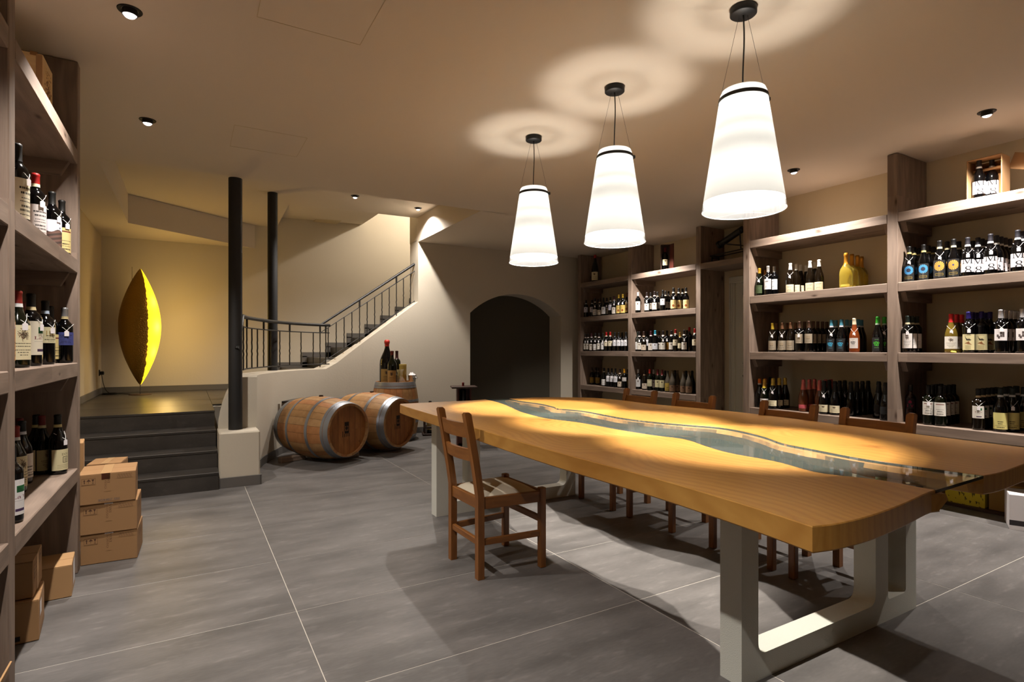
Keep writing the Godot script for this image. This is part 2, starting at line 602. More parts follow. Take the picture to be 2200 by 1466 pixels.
func label_textures() -> void:
	var grey := Color(0.35, 0.33, 0.31)
	var ink := Color(0.13, 0.12, 0.12)
	# lines of small print and a crest, in several layouts
	for k in 6:
		var im := Image.create(96, 96, false, Image.FORMAT_RGB8)
		im.fill(Color(1, 1, 1))
		var r := RandomNumberGenerator.new()
		r.seed = 100 + k
		if k == 0 or k == 3:
			for a in 200:
				var p := Vector2(48, 26) + Vector2(r.randfn(), r.randfn()) * 6.0
				im.fill_rect(Rect2i(int(p.x), int(p.y), 2, 2), grey if r.randf() < 0.6 else Color(0.45, 0.30, 0.24))
		if k == 1:
			im.fill_rect(Rect2i(18, 12, 60, 5), Color(0.5, 0.2, 0.15))
		if k == 4:
			for a in 4:
				im.fill_rect(Rect2i(30 + a * 11, 22, 3, 34), Color(0.80, 0.70, 0.5))
		var y := 50 if k != 2 else 20
		while y < 88:
			var w := r.randi_range(20, 62)
			var hgt := 2 if r.randf() < 0.7 else 5
			var x := 48 - w / 2
			while x < 48 + w / 2:
				var l := r.randi_range(2, 5)
				im.fill_rect(Rect2i(x, y, l, hgt), grey.lerp(ink, r.randf()))
				x += l + r.randi_range(1, 2)
			y += hgt + r.randi_range(5, 9)
		tex_label["p%d" % k] = tex(im)
	# the great M over an 8, both cut by the label's edges
	var mm := Image.create(160, 160, false, Image.FORMAT_RGB8)
	mm.fill(Color(1, 1, 1))
	letters(mm, "M", serif, Rect2(26, -22, 112, 78), Color(0.06, 0.05, 0.07))
	letters(mm, "8", serif, Rect2(56, 88, 66, 88), Color(0.06, 0.05, 0.07))
	for i in 40:
		mm.fill_rect(Rect2i(8 + i * 3, 68, 2, 1), Color(0.6, 0.58, 0.6))
	tex_label["m8"] = tex(mm)
	# a wading bird
	var bird := Image.create(96, 112, false, Image.FORMAT_RGB8)
	bird.fill(Color(1, 1, 1))
	var dk := Color(0.30, 0.28, 0.24)
	fill_tri(bird, Vector2(30, 26), Vector2(66, 46), Vector2(34, 44), dk)
	fill_tri(bird, Vector2(34, 44), Vector2(70, 42), Vector2(52, 30), dk)
	fill_tri(bird, Vector2(26, 16), Vector2(34, 30), Vector2(28, 32), dk)
	bird.fill_rect(Rect2i(22, 16, 8, 3), dk)
	fill_tri(bird, Vector2(20, 66), Vector2(52, 50), Vector2(60, 70), Color(0.72, 0.52, 0.40))
	fill_tri(bird, Vector2(46, 56), Vector2(74, 76), Vector2(40, 70), Color(0.66, 0.46, 0.36))
	for i in 5:
		bird.fill_rect(Rect2i(26, 80 + i * 6, 40, 2), Color(0.6, 0.58, 0.5))
	bird.fill_rect(Rect2i(18, 6, 50, 2), Color(0.55, 0.5, 0.42))
	tex_label["bird"] = tex(bird)
	# block of small squares
	var sq := Image.create(96, 96, false, Image.FORMAT_RGB8)
	sq.fill(Color(1, 1, 1))
	for p in [[22, 46], [44, 46], [44, 22], [58, 46], [58, 24], [30, 58]]:
		sq.fill_rect(Rect2i(p[0], p[1], 13, 22), Color(0.38, 0.33, 0.32))
	tex_label["squares"] = tex(sq)
	# black labels with coloured script
	for c in [["blue", Color(0.25, 0.75, 0.95)], ["green", Color(0.30, 0.85, 0.20)], ["rose", Color(0.14, 0.13, 0.13)]]:
		var b := Image.create(96, 112, false, Image.FORMAT_RGB8)
		b.fill(Color(0.06, 0.055, 0.07) if c[0] != "rose" else Color(0.92, 0.90, 0.88))
		var r2 := RandomNumberGenerator.new()
		r2.seed = 5
		for q in [[24, 44], [40, 40], [56, 44], [34, 60], [50, 62]]:
			for a in 26:
				var p := Vector2(q[0], q[1]) + Vector2(cos(a * 0.24), sin(a * 0.24)) * 7.0
				b.fill_rect(Rect2i(int(p.x), int(p.y), 4, 4), c[1])
		b.fill_rect(Rect2i(26, 84, 36, 3), c[1].lerp(Color(0.5, 0.5, 0.5), 0.5))
		b.fill_rect(Rect2i(30, 16, 30, 3), c[1].lerp(Color(0.5, 0.5, 0.5), 0.5))
		tex_label["script_" + c[0]] = tex(b)
	# round rosettes on black glass
	for c in [["blue", Color(0.22, 0.55, 0.80), Color(0.10, 0.12, 0.2)], ["gold", Color(0.80, 0.58, 0.22), Color(0.2, 0.2, 0.35)]]:
		var b := Image.create(112, 160, false, Image.FORMAT_RGB8)
		b.fill(Color(0.012, 0.012, 0.012))
		for y in range(10, 100):
			for x in range(8, 104):
				var d := Vector2(x - 56, y - 54)
				var rr := d.length()
				if rr < 44:
					var col: Color = c[1]
					if sin(d.angle() * 16.0) > 0.55:
						col = col.lerp(Color(0.02, 0.02, 0.02), 0.6)
					if c[0] == "blue" and rr < 20:
						col = c[2]
					elif rr < 9:
						col = c[2]
					b.set_pixel(x, y, col)
		for x in range(22, 90):
			for y in [122, 123, 138, 139]:
				b.set_pixel(x, y, Color(0.72, 0.60, 0.16))
		for y in range(122, 140):
			for x in [22, 23, 88, 89]:
				b.set_pixel(x, y, Color(0.72, 0.60, 0.16))
		for x in [50, 56, 62]:
			for y in range(84, 158):
				b.set_pixel(x, y, Color(0.62, 0.58, 0.48))
		tex_label["rosette_" + c[0]] = tex(b)
	# gold medal on cream
	var md := Image.create(96, 112, false, Image.FORMAT_RGB8)
	md.fill(Color(1, 1, 1))
	for y in 112:
		for x in 96:
			var rr := Vector2(x - 48, y - 74).length()
			if rr < 17:
				md.set_pixel(x, y, Color(0.62, 0.36, 0.16) if rr > 5 else Color(0.8, 0.5, 0.3))
	for i in 4:
		md.fill_rect(Rect2i(22, 18 + i * 9, 52, 2), Color(0.5, 0.4, 0.25))
	tex_label["medal"] = tex(md)
	# pink glyphs
	var pk := Image.create(64, 64, false, Image.FORMAT_RGB8)
	pk.fill(Color(0.05, 0.012, 0.02))
	for y in range(8, 30):
		for x in range(18, 46):
			if Vector2(x - 32, y - 26).length() < 15:
				pk.set_pixel(x, y, Color(0.62, 0.07, 0.28))
	fill_tri(pk, Vector2(36, 38), Vector2(60, 38), Vector2(48, 58), Color(0.62, 0.07, 0.28))
	fill_tri(pk, Vector2(41, 38), Vector2(55, 38), Vector2(48, 50), Color(0.05, 0.012, 0.02))
	pk.fill_rect(Rect2i(10, 36, 6, 20), Color(0.62, 0.07, 0.28))
	tex_label["pink"] = tex(pk)
	# hills under a sky
	var hl := Image.create(96, 112, false, Image.FORMAT_RGB8)
	hl.fill(Color(0.88, 0.88, 0.93))
	for y in 112:
		for x in 96:
			if y > 44 + 6 * sin(x * 0.09):
				hl.set_pixel(x, y, Color(0.22, 0.17, 0.14).lerp(Color(0.42, 0.30, 0.26), 0.5 + 0.5 * sin(y * 0.35 + x * 0.08)))
	hl.fill_rect(Rect2i(56, 28, 6, 8), Color(0.15, 0.15, 0.2))
	tex_label["hills"] = tex(hl)
	# leaf and berries
	var lf := Image.create(96, 160, false, Image.FORMAT_RGB8)
	lf.fill(Color(1, 1, 1))
	fill_tri(lf, Vector2(40, 28), Vector2(74, 28), Vector2(74, 58), Color(0.10, 0.45, 0.22))
	fill_tri(lf, Vector2(40, 28), Vector2(40, 58), Vector2(74, 58), Color(0.07, 0.36, 0.18))
	letters(lf, "La V", serif, Rect2(26, 72, 52, 14), Color(0.45, 0.14, 0.2))
	lf.fill_rect(Rect2i(26, 96, 56, 1), Color(0.6, 0.6, 0.6))
	lf.fill_rect(Rect2i(36, 132, 36, 12), Color(0.28, 0.18, 0.36))
	tex_label["leaf"] = tex(lf)
	# framed crest
	var ct := Image.create(96, 96, false, Image.FORMAT_RGB8)
	ct.fill(Color(1, 1, 1))
	for b2 in [[40, 34, 24, 2], [40, 60, 24, 2], [40, 34, 2, 28], [62, 34, 2, 28], [48, 40, 2, 18], [54, 40, 2, 18]]:
		ct.fill_rect(Rect2i(b2[0], b2[1], b2[2], b2[3]), Color(0.25, 0.22, 0.2))
	letters(ct, "DOC", serif, Rect2(36, 18, 32, 10), Color(0.5, 0.47, 0.42))
	for i in 3:
		ct.fill_rect(Rect2i(20, 72 + i * 7, 58, 1), Color(0.5, 0.47, 0.42))
	tex_label["crest"] = tex(ct)


# =====================================================================  the room
func room() -> void:
	# floor: a grout bed with stone tiles laid in it
	var s := st0()
	bd(s, -1.3, 6.7, -0.12, -0.0012, -3.6, 8.5, 0.0)
	var fl := struct("floor", s, M.grout)
	var x0 := -1.1
	var xs := [-1.068, 0.468, 2.015, 3.575, 5.135, 6.695]
	var gap := 0.0019
	for i in xs.size() - 1:
		var d := 2.174 - 8 * 0.757
		while d < 8.6:
			var a: float = maxf(xs[i], -1.12) + gap
			var b: float = xs[i + 1] - gap
			if i == 4:
				b = 6.69
			var da := maxf(d, -3.5) + gap
			var db := minf(d + 0.757, 8.5) - gap
			if db - da > 0.05:
				var st := st0()
				tile(st, a, b, da, db, -0.03, 0.0)
				obj("tile", st, M["tile%d" % ((i + int(round(d / 0.757))) & 1)], fl)
			d += 0.757
		x0 += 1.0
	var e := st0()
	tile(e, -1.3, -1.07, -3.5, 6.0, -0.03, 0.0)
	obj("tile", e, M.tile0, fl)
	# side walls
	s = st0()
	bd(s, -1.35, -1.1, -0.1, 5.3, -3.6, 10.4, 0.0)
	struct("wall_left", s, M.wall_sand)
	s = st0()
	bd(s, 5.72, 6.9, -0.1, 3.4, -3.6, 4.06, 0.0)
	bd(s, 6.49, 6.9, -0.1, 3.4, 4.06, 8.3, 0.0)
	struct("wall_right", s, M.wall_sand)
	s = st0()
	bd(s, -1.35, 6.9, -0.1, 3.4, -3.8, -3.55, 0.0)
	struct("wall_front", s, M.wall_sand)
	# far wall with the blind arch, and the string wall under the stair
	s = st0()
	var arch := PackedVector2Array([Vector2(3.1, -0.05), Vector2(3.995, -0.05), Vector2(3.995, 1.895)])
	# circle through the springing points and the crown
	var w := (5.80 - 3.995) / 2
	var rise := 2.243 - 1.895
	var rad := (w * w + rise * rise) / (2 * rise)
	var cc := Vector2(3.995 + w, 2.243 - rad)
	var ha := asin(w / rad)
	for k in range(1, 20):
		var t := -ha + 2 * ha * k / 20
		arch.append(cc + Vector2(sin(t), cos(t)) * rad)
	arch.append_array(PackedVector2Array([Vector2(5.80, 1.895), Vector2(5.80, -0.05), Vector2(6.6, -0.05), Vector2(6.6, 3.0), Vector2(3.1, 3.0)]))
	prism(s, arch, 8.24, 8.60, 2)
	prism(s, PackedVector2Array([Vector2(1.72, -0.05), Vector2(3.1, -0.05), Vector2(3.1, 2.04), Vector2(1.76, 1.035), Vector2(1.72, 1.02)]), 8.24, 8.54, 2)
	bd(s, 3.1, 5.1, 2.99, 5.3, 8.24, 8.62, 0.0)
	struct("wall_far", s, M.wall)
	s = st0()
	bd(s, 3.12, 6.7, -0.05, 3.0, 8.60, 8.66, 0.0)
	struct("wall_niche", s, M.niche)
	# the parapet that sweeps from the newel block to the far wall
	s = st0()
	sweep_wall(s)
	struct("wall_parapet", s, M.wall)
	s = st0()
	bd(s, 0.255, 0.606, 0.0, 0.515, 5.875, 6.30, 0.012)
	struct("pillar_base", s, M.wall)
	# ceiling slab round the stair opening
	s = st0()
	prism(s, PackedVector2Array([Vector2(-1.2, -3.7), Vector2(6.7, -3.7), Vector2(6.7, 5.99), Vector2(-1.2, 6.04)]), 2.97, 3.35, 1)
	prism(s, PackedVector2Array([Vector2(3.06, 5.99), Vector2(6.7, 5.99), Vector2(6.7, 8.3), Vector2(3.1, 8.3)]), 2.97, 3.35, 1)
	prism(s, PackedVector2Array([Vector2(-1.2, 6.04), Vector2(-0.68, 6.035), Vector2(-0.68, 8.93), Vector2(1.0, 10.17), Vector2(1.0, 10.3), Vector2(-1.2, 10.3)]), 2.97, 3.35, 1)
	struct("ceiling", s, M.ceiling)
	# access hatches: a thin groove round a flush panel
	for hpos in [[0.30, 0.82, 4.63, 5.13], [0.30, 0.82, 2.56, 3.07]]:
		s = st0()
		var g := 0.0035
		bd(s, hpos[0], hpos[1], 2.9685, 2.972, hpos[2], hpos[2] + g, 0.0)
		bd(s, hpos[0], hpos[1], 2.9685, 2.972, hpos[3] - g, hpos[3], 0.0)
		bd(s, hpos[0], hpos[0] + g, 2.9685, 2.972, hpos[2], hpos[3], 0.0)
		bd(s, hpos[1] - g, hpos[1], 2.9685, 2.972, hpos[2], hpos[3], 0.0)
		struct("trim_hatch", s, M.wall_sand)
	# skirtings
	s = st0()
	bd(s, 2.3, 3.99, 0.0, 0.09, 8.225, 8.24, 0.002)
	bd(s, 5.8, 6.49, 0.0, 0.09, 8.225, 8.24, 0.002)
	struct("baseboard_far", s, M.skirting)
	s = st0()
	var np: int = PARAPET.size()
	for i in np - 1:
		var n0 := smooth_normal(i)
		var n1 := smooth_normal(i + 1)
		var p0 := Vector3(PARAPET[i].x, 0, -PARAPET[i].y) + n0 * 0.013
		var p1 := Vector3(PARAPET[i + 1].x, 0, -PARAPET[i + 1].y) + n1 * 0.013
		var u := Vector3(0, 0.09, 0)
		quad4(s, [p0, p1, p1 + u, p0 + u], [n0, n1, n1, n0], [Vector2.ZERO, Vector2.ZERO, Vector2.ZERO, Vector2.ZERO])
		quad(s, p0 + u, p1 + u, p1 + u - n1 * 0.013, p0 + u - n0 * 0.013, Vector3.UP)
	struct("baseboard_parapet", s, M.skirting)
	s = st0()
	bd(s, 0.25, 0.612, 0.0, 0.095, 5.86, 5.876, 0.002)
	bd(s, 0.604, 0.618, 0.0, 0.095, 5.86, 6.2, 0.002)
	struct("baseboard_pillar", s, M.skirting)
	# the white panelled door behind the racks
	var dr := struct("door_1", door_leaf(), M.trim_white)
	s = st0()
	for q in [[4.20, 4.29], [5.06, 5.15]]:
		bd(s, 6.44, 6.50, 0.0, 2.2, q[0], q[1], 0.006)
		bd(s, 6.425, 6.45, 0.0, 2.2, q[0] + 0.02, q[0] + 0.035, 0.004)
		bd(s, 6.425, 6.45, 0.0, 2.2, q[1] - 0.035, q[1] - 0.02, 0.004)
	bd(s, 6.44, 6.50, 2.2, 2.29, 4.20, 5.15, 0.006)
	obj("door_frame", s, M.trim_white, dr)
	s = st0()
	lathe(s, [Vector2(0, 0), Vector2(0.012, 0), Vector2(0.012, 0.05), Vector2(0, 0.05)], 10, Transform3D(Basis(Vector3(0, 0, 1), PI / 2), Vector3(6.46, 1.0, -4.36)))
	tube(s, [Vector3(6.415, 1.0, -4.36), Vector3(6.415, 1.0, -4.47)], 0.009, 8)
	obj("door_handle", s, M.steel, dr)


func tile(s: SurfaceTool, x0: float, x1: float, d0: float, d1: float, y0: float, y1: float) -> void:
	var b := 0.0012
	var fu := rng.randf() < 0.5
	var fv := rng.randf() < 0.5
	var off := Vector2(rng.randf(), rng.randf()) * 0.12
	var uv := func(x: float, d: float) -> Vector2:
		var u: float = (x - x0) / 1.56 * 0.86 + off.x
		var v: float = (d - d0) / 0.757 * 0.86 + off.y
		return Vector2(1 - u if fu else u, 1 - v if fv else v)
	var p := [Vector3(x0 + b, y1, -d0 - b), Vector3(x1 - b, y1, -d0 - b), Vector3(x1 - b, y1, -d1 + b), Vector3(x0 + b, y1, -d1 + b)]
	var q := [Vector3(x0, y1 - b, -d0), Vector3(x1, y1 - b, -d0), Vector3(x1, y1 - b, -d1), Vector3(x0, y1 - b, -d1)]
	var us := [uv.call(x0, d0), uv.call(x1, d0), uv.call(x1, d1), uv.call(x0, d1)]
	quad(s, p[0], p[1], p[2], p[3], Vector3.UP, us[0], us[1], us[2], us[3])
	var ns := [Vector3(0, 0, 1), Vector3(1, 0, 0), Vector3(0, 0, -1), Vector3(-1, 0, 0)]
	for i in 4:
		var j := (i + 1) % 4
		quad(s, p[i], p[j], q[j], q[i], (ns[i] + Vector3.UP).normalized(), us[i], us[j], us[j], us[i])
		quad(s, q[i], q[j], Vector3(q[j].x, y0, q[j].z), Vector3(q[i].x, y0, q[i].z), ns[i], us[i], us[j], us[j] * 0.97, us[i] * 0.97)


func door_leaf() -> SurfaceTool:
	var s := st0()
	bd(s, 6.47, 6.51, 0.0, 2.2, 4.28, 5.07, 0.004)
	for pn in [[0.18, 0.95], [1.10, 2.05]]:
		for q in [[4.40, 4.43], [4.92, 4.95]]:
			bd(s, 6.455, 6.475, pn[0], pn[1], q[0], q[1], 0.006)
		for y in [pn[0], pn[1] - 0.03]:
			bd(s, 6.455, 6.475, y, y + 0.03, 4.40, 4.95, 0.006)
		bd(s, 6.462, 6.475, pn[0] + 0.08, pn[1] - 0.08, 4.49, 4.86, 0.006)
	return s


const PARAPET := [Vector2(0.606, 6.16), Vector2(0.625, 6.40), Vector2(0.67, 6.65), Vector2(0.73, 6.84), Vector2(0.80, 7.0), Vector2(0.88, 7.18), Vector2(0.98, 7.40), Vector2(1.09, 7.58), Vector2(1.22, 7.76), Vector2(1.37, 7.93), Vector2(1.53, 8.06), Vector2(1.69, 8.145), Vector2(1.86, 8.20), Vector2(2.04, 8.228), Vector2(2.22, 8.238)]


func sweep_wall(s: SurfaceTool) -> void:
	# section by section along the room-side line; the end by the block flares out to its left like a slide
	var n: int = PARAPET.size()
	var secs := []
	for i in n:
		var a: Vector2 = PARAPET[maxi(i - 1, 0)]
		var b: Vector2 = PARAPET[mini(i + 1, n - 1)]
		var t := (b - a).normalized()
		var side := Vector2(-t.y, t.x)   # to the left of travel (towards the stair)
		var r: Vector2 = PARAPET[i]
		var top := 1.02 + maxf(0.0, r.x - 1.745) * 0.755
		var prof := [Vector2(0, -0.05), Vector2(0, top), Vector2(0.15, top)]
		var k := clampf(1.0 - i / 4.0, 0.0, 1.0)
		var th := 0.35
		for j in 7:
			var f := j / 6.0
			# left flank: narrow at the top, full width lower down
			var off: float = lerpf(th, 0.15 + (th - 0.15) * (1.0 - pow(1.0 - f, 2.2)), k)
			if k == 0.0:
				off = 0.30
			prof.append(Vector2(off, top - f * 0.50))
		prof.append(Vector2(th if k > 0.0 else 0.30, -0.05))
		var ring := []
		for p in prof:
			var g: Vector2 = r + side * p.x
			ring.append(Vector3(g.x, p.y, -g.y))
		secs.append(ring)
	for i in n - 1:
		var m: int = secs[i].size()
		for j in m - 1:
			var p0: Vector3 = secs[i][j]
			var p1: Vector3 = secs[i + 1][j]
			var p2: Vector3 = secs[i + 1][j + 1]
			var p3: Vector3 = secs[i][j + 1]
			var nn := (p1 - p0).cross(p3 - p0)
			if nn.length() < 1e-9:
				nn = (p2 - p1).cross(p3 - p1)
			nn = nn.normalized()
			# outside is away from the wall's middle line
			var mid: Vector3 = (secs[i][0] + secs[i + 1][0] + secs[i][m - 1] + secs[i + 1][m - 1]) / 4.0
			mid.y = 0.3
			if nn.dot((p0 + p2) / 2.0 - mid) < 0:
				nn = -nn
			if j == 0:
				# smooth along the sweep
				var na := smooth_normal(i)
				var nb := smooth_normal(i + 1)
				quad4(s, [p0, p1, p2, p3], [na, nb, nb, na], [Vector2.ZERO, Vector2.ZERO, Vector2.ZERO, Vector2.ZERO])
			else:
				quad(s, p0, p1, p2, p3, nn)
	# end face towards the room
	var f0: Array = secs[0]
	var c := Vector3.ZERO
	for p in f0:
		c += p
	c /= f0.size()
	for j in f0.size():
		tri(s, c, f0[j], f0[(j + 1) % f0.size()], Vector3(0, 0, 1), Vector3(0, 0, 1), Vector3(0, 0, 1))


func smooth_normal(i: int) -> Vector3:
	var n: int = PARAPET.size()
	var a: Vector2 = PARAPET[maxi(i - 1, 0)]
	var b: Vector2 = PARAPET[mini(i + 1, n - 1)]
	var t := (b - a).normalized()
	return Vector3(t.y, 0, t.x)


func parapet_point(f: float, off: float) -> Vector3:
	var n: int = PARAPET.size() - 3
	var i := clampi(int(f * n), 0, n - 1)
	var t := f * n - i
	var p: Vector2 = PARAPET[i].lerp(PARAPET[i + 1], t)
	var dir: Vector2 = (PARAPET[i + 1] - PARAPET[i]).normalized()
	p += Vector2(-dir.y, dir.x) * off
	return Vector3(p.x, 0, -p.y)


# =====================================================================  stairs
func stairs() -> void:
	var st := thing("entrance_steps", "four dark stone steps climbing to the landing with the golden lamp", "steps")
	var rise := 0.163
	var ds := [5.83, 6.09, 6.37, 6.70]
	var s := st0()
	for i in 4:
		bd(s, -1.1, 0.245, -0.02 if i == 0 else rise * i - 0.01, rise * (i + 1) - 0.02, ds[i] + 0.012, 10.16 if i == 3 else ds[i + 1] + 0.1, 0.0)
	bd(s, 0.24, 0.98, 0.3, 4 * rise - 0.02, 7.35, 10.16, 0.0)
	bd(s, 0.9, 1.3, 0.3, 4 * rise - 0.02, 8.0, 10.16, 0.0)
	obj("core", s, M.grout, st)
	for i in 4:
		var y := rise * (i + 1)
		var r := st0()
		bd(r, -1.1, 0.248, rise * i, y - 0.018, ds[i], ds[i] + 0.014, 0.001, 0)
		obj("riser", r, M.tile_dark, st)
		if i < 3:
			var t := st0()
			tile(t, -1.1, 0.248, ds[i] - 0.006, ds[i + 1], y - 0.02, y)
			obj("tread", t, M.tile_dark, st)
			var e := st0()
			bd(e, -1.1, 0.248, y - 0.006, y + 0.0008, ds[i] - 0.009, ds[i] - 0.002, 0.001)
			obj("nosing", e, M.skirting, st)
	# landing tiles
	var y4 := rise * 4
	for q in [[-1.1, 0.25, 6.694, 7.45], [-1.1, 0.25, 7.454, 8.21], [-1.1, 0.25, 8.214, 8.97], [-1.1, 0.25, 8.974, 9.73], [-1.1, 0.25, 9.734, 10.15], [0.254, 1.3, 7.454, 8.21], [0.254, 1.3, 8.214, 8.97], [0.254, 1.3, 8.974, 9.73], [0.254, 1.3, 9.734, 10.15]]:
		var t := st0()
		tile(t, q[0], q[1], q[2], q[3], y4 - 0.02, y4)
		obj("landing_tile", t, M.tile_dark, st)
	# the flight behind the far wall, rising to the right
	var fl := thing("stair_flight", "stone stair flight rising behind the parapet wall and its railing", "stairs")
	var bx := [0.95, 1.36, 1.79, 2.19, 2.55, 2.87, 3.16, 3.44, 3.72, 4.0]
	var sk := st0()
	for i in 9:
		var top: float = y4 + 0.17 * (i + 1)
		var c := st0()
		bd(c, bx[i] + 0.012, bx[i + 1] + 0.02, 0.4, top - 0.02, 8.67, 10.14, 0.0)
		obj("core", c, M.grout, fl)
		var r := st0()
		bd(r, bx[i], bx[i] + 0.014, top - 0.17, top - 0.018, 8.67, 10.14, 0.001, 2)
		obj("riser", r, M.tile_dark, fl)
		var t := st0()
		tile(t, bx[i] - 0.006, bx[i + 1], 8.67, 10.14, top - 0.02, top)
		obj("tread", t, M.tile_dark, fl)
		bd(sk, bx[i] - 0.085, bx[i + 1], top, top + 0.085, 10.128, 10.142, 0.002)
		bd(sk, bx[i] - 0.085, bx[i], top - 0.17, top + 0.02, 10.128, 10.142, 0.002)
	obj("stair_skirting", sk, M.skirting, fl)
	# skirtings of the landing
	s = st0()
	bd(s, -1.09, 0.92, y4, y4 + 0.085, 10.128, 10.142, 0.002)
	struct("baseboard_landing", s, M.skirting)
	s = st0()
	bd(s, -1.10, -1.086, y4, y4 + 0.085, 6.7, 10.142, 0.002)
	struct("baseboard_left", s, M.skirting)
	railing(y4)
	# two dark round columns
	for q in [[0.405, 6.09, 0.515, "dark round steel column standing on the pale block by the steps"], [0.965, 7.92, 1.02, "dark round steel column rising from the curved parapet wall"]]:
		var c := st0()
		var top := 2.97 if q[1] < 7.0 else 3.35
		lathe(c, [Vector2(0.062, q[2]), Vector2(0.062, top)], 28, Transform3D(Basis(), Vector3(q[0], 0, -q[1])))
		var o := obj("column", c, M.iron_matte)
		tag(o, q[3], "column")


func railing(y4: float) -> void:
	var rl := thing("stair_railing", "dark wrought iron railing with twisted bars along parapet and stair", "railing")
	var pts := []
	var low := []
	var topr := []
	# level run over the parapet
	var m := 24
	for i in m + 1:
		var f := 0.09 + 0.885 * i / m
		var p := parapet_point(f, 0.13)
		pts.append(p + Vector3(0, 1.645, 0))
		topr.append(p + Vector3(0, 1.535, 0))
		low.append(p + Vector3(0, 1.085, 0))
	var knee: Vector3 = Vector3(1.655, 0, -8.37)
	pts.append(knee + Vector3(0, 1.645, 0))
	topr.append(knee + Vector3(0, 1.535, 0))
	low.append(knee + Vector3(0, 1.085, 0))
	var endp := Vector3(3.10, 0, -8.40)
	var hand := [Vector3(0.415, 1.30, -6.03), Vector3(0.44, 1.42, -6.12), Vector3(0.47, 1.56, -6.25), Vector3(0.485, 1.63, -6.34)]
	hand.append_array(pts)
	hand.append(endp + Vector3(0, 2.645, 0))
	var s := st0()
	tube(s, hand, 0.021, 10)
	obj("handrail", s, M.iron, rl)
	s = st0()
	topr.append(endp + Vector3(0, 2.535, 0))
	tube(s, topr, 0.008, 6)
	obj("top_rail", s, M.iron, rl)
	s = st0()
	low.append(endp + Vector3(0, 2.06, 0))
	tube(s, low, 0.008, 6)
	obj("bottom_rail", s, M.iron, rl)
	# bars
	var bars := []
	for i in 11:
		var f := 0.10 + 0.85 * i / 10.0
		bars.append([parapet_point(f, 0.13), 1.085, 1.535, i % 3 == 1])
	for i in 13:
		var t := i / 12.6
		var p: Vector3 = knee.lerp(endp, t)
		bars.append([p, 1.085 + t * 0.975 - (0.06 if i % 5 == 0 else 0.0), 1.535 + t * 1.0, i % 5 == 0])
	for b in bars:
		s = st0()
		var base: Vector3 = b[0]
		var path := []
		var h: float = b[2] - b[1]
		for k in 15:
			var f := k / 14.0
			var amp := 0.006 * clampf(1.0 - absf(f - 0.5) / 0.27, 0.0, 1.0)
			path.append(base + Vector3(sin(f * 38.0) * amp, b[1] + h * f, cos(f * 38.0) * amp))
		tube(s, path, 0.0075, 6)
		obj("baluster", s, M.iron, rl)
		if b[3]:
			s = st0()
			box(s, base + Vector3(0, b[2] + 0.05, 0), Vector3(0.022, 0.11, 0.022), 0.002)
			obj("bracket", s, M.iron, rl)


func stair_shell() -> void:
	var s := st0()
	bd(s, -1.3, 5.3, -0.1, 5.3, 10.145, 10.4, 0.0)
	struct("wall_stair", s, M.wall)
	s = st0()
	bd(s, 5.0, 5.3, 1.5, 5.3, 8.67, 10.14, 0.0)
	struct("wall_stair_end", s, M.wall_sand)
	# the upper soffit over the opening, and the raised soffit beside it
	s = st0()
	prism(s, PackedVector2Array([Vector2(-1.2, 5.9), Vector2(3.2, 5.9), Vector2(3.2, 8.30), Vector2(2.5, 8.33), Vector2(1.24, 8.39), Vector2(1.30, 10.2), Vector2(-1.2, 10.2)]), 3.352, 3.52, 1)
	var a := Vector3(1.24, 3.352, -8.39)
	var b := Vector3(2.50, 3.352, -8.33)
	var c := Vector3(2.74, 3.565, -10.15)
	var d := Vector3(1.30, 3.53, -10.15)
	var up := Vector3(0, 0.16, 0)
	quad(s, a, b, c, d, Vector3(0, -1, -0.1).normalized())
	quad(s, a + up, b + up, c + up, d + up, Vector3.UP)
	quad(s, b, c, c + up, b + up, Vector3(1, 0, 0))
	quad(s, a, d, d + up, a + up, Vector3(-1, 0, 0))
	quad(s, a, b, b + up, a + up, Vector3(0, 0, 1))
	struct("ceiling_landing", s, M.ceiling)
	s = st0()
	bd(s, 2.2, 5.2, 3.40, 5.3, 8.18, 8.30, 0.0)
	bd(s, 1.9, 2.3, 3.52, 5.3, 8.18, 10.2, 0.0)
	struct("wall_upper", s, M.wall_sand)
	s = st0()
	bd(s, 1.9, 5.3, 5.2, 5.3, 8.1, 10.4, 0.0)
	struct("ceiling_upper", s, M.ceiling)


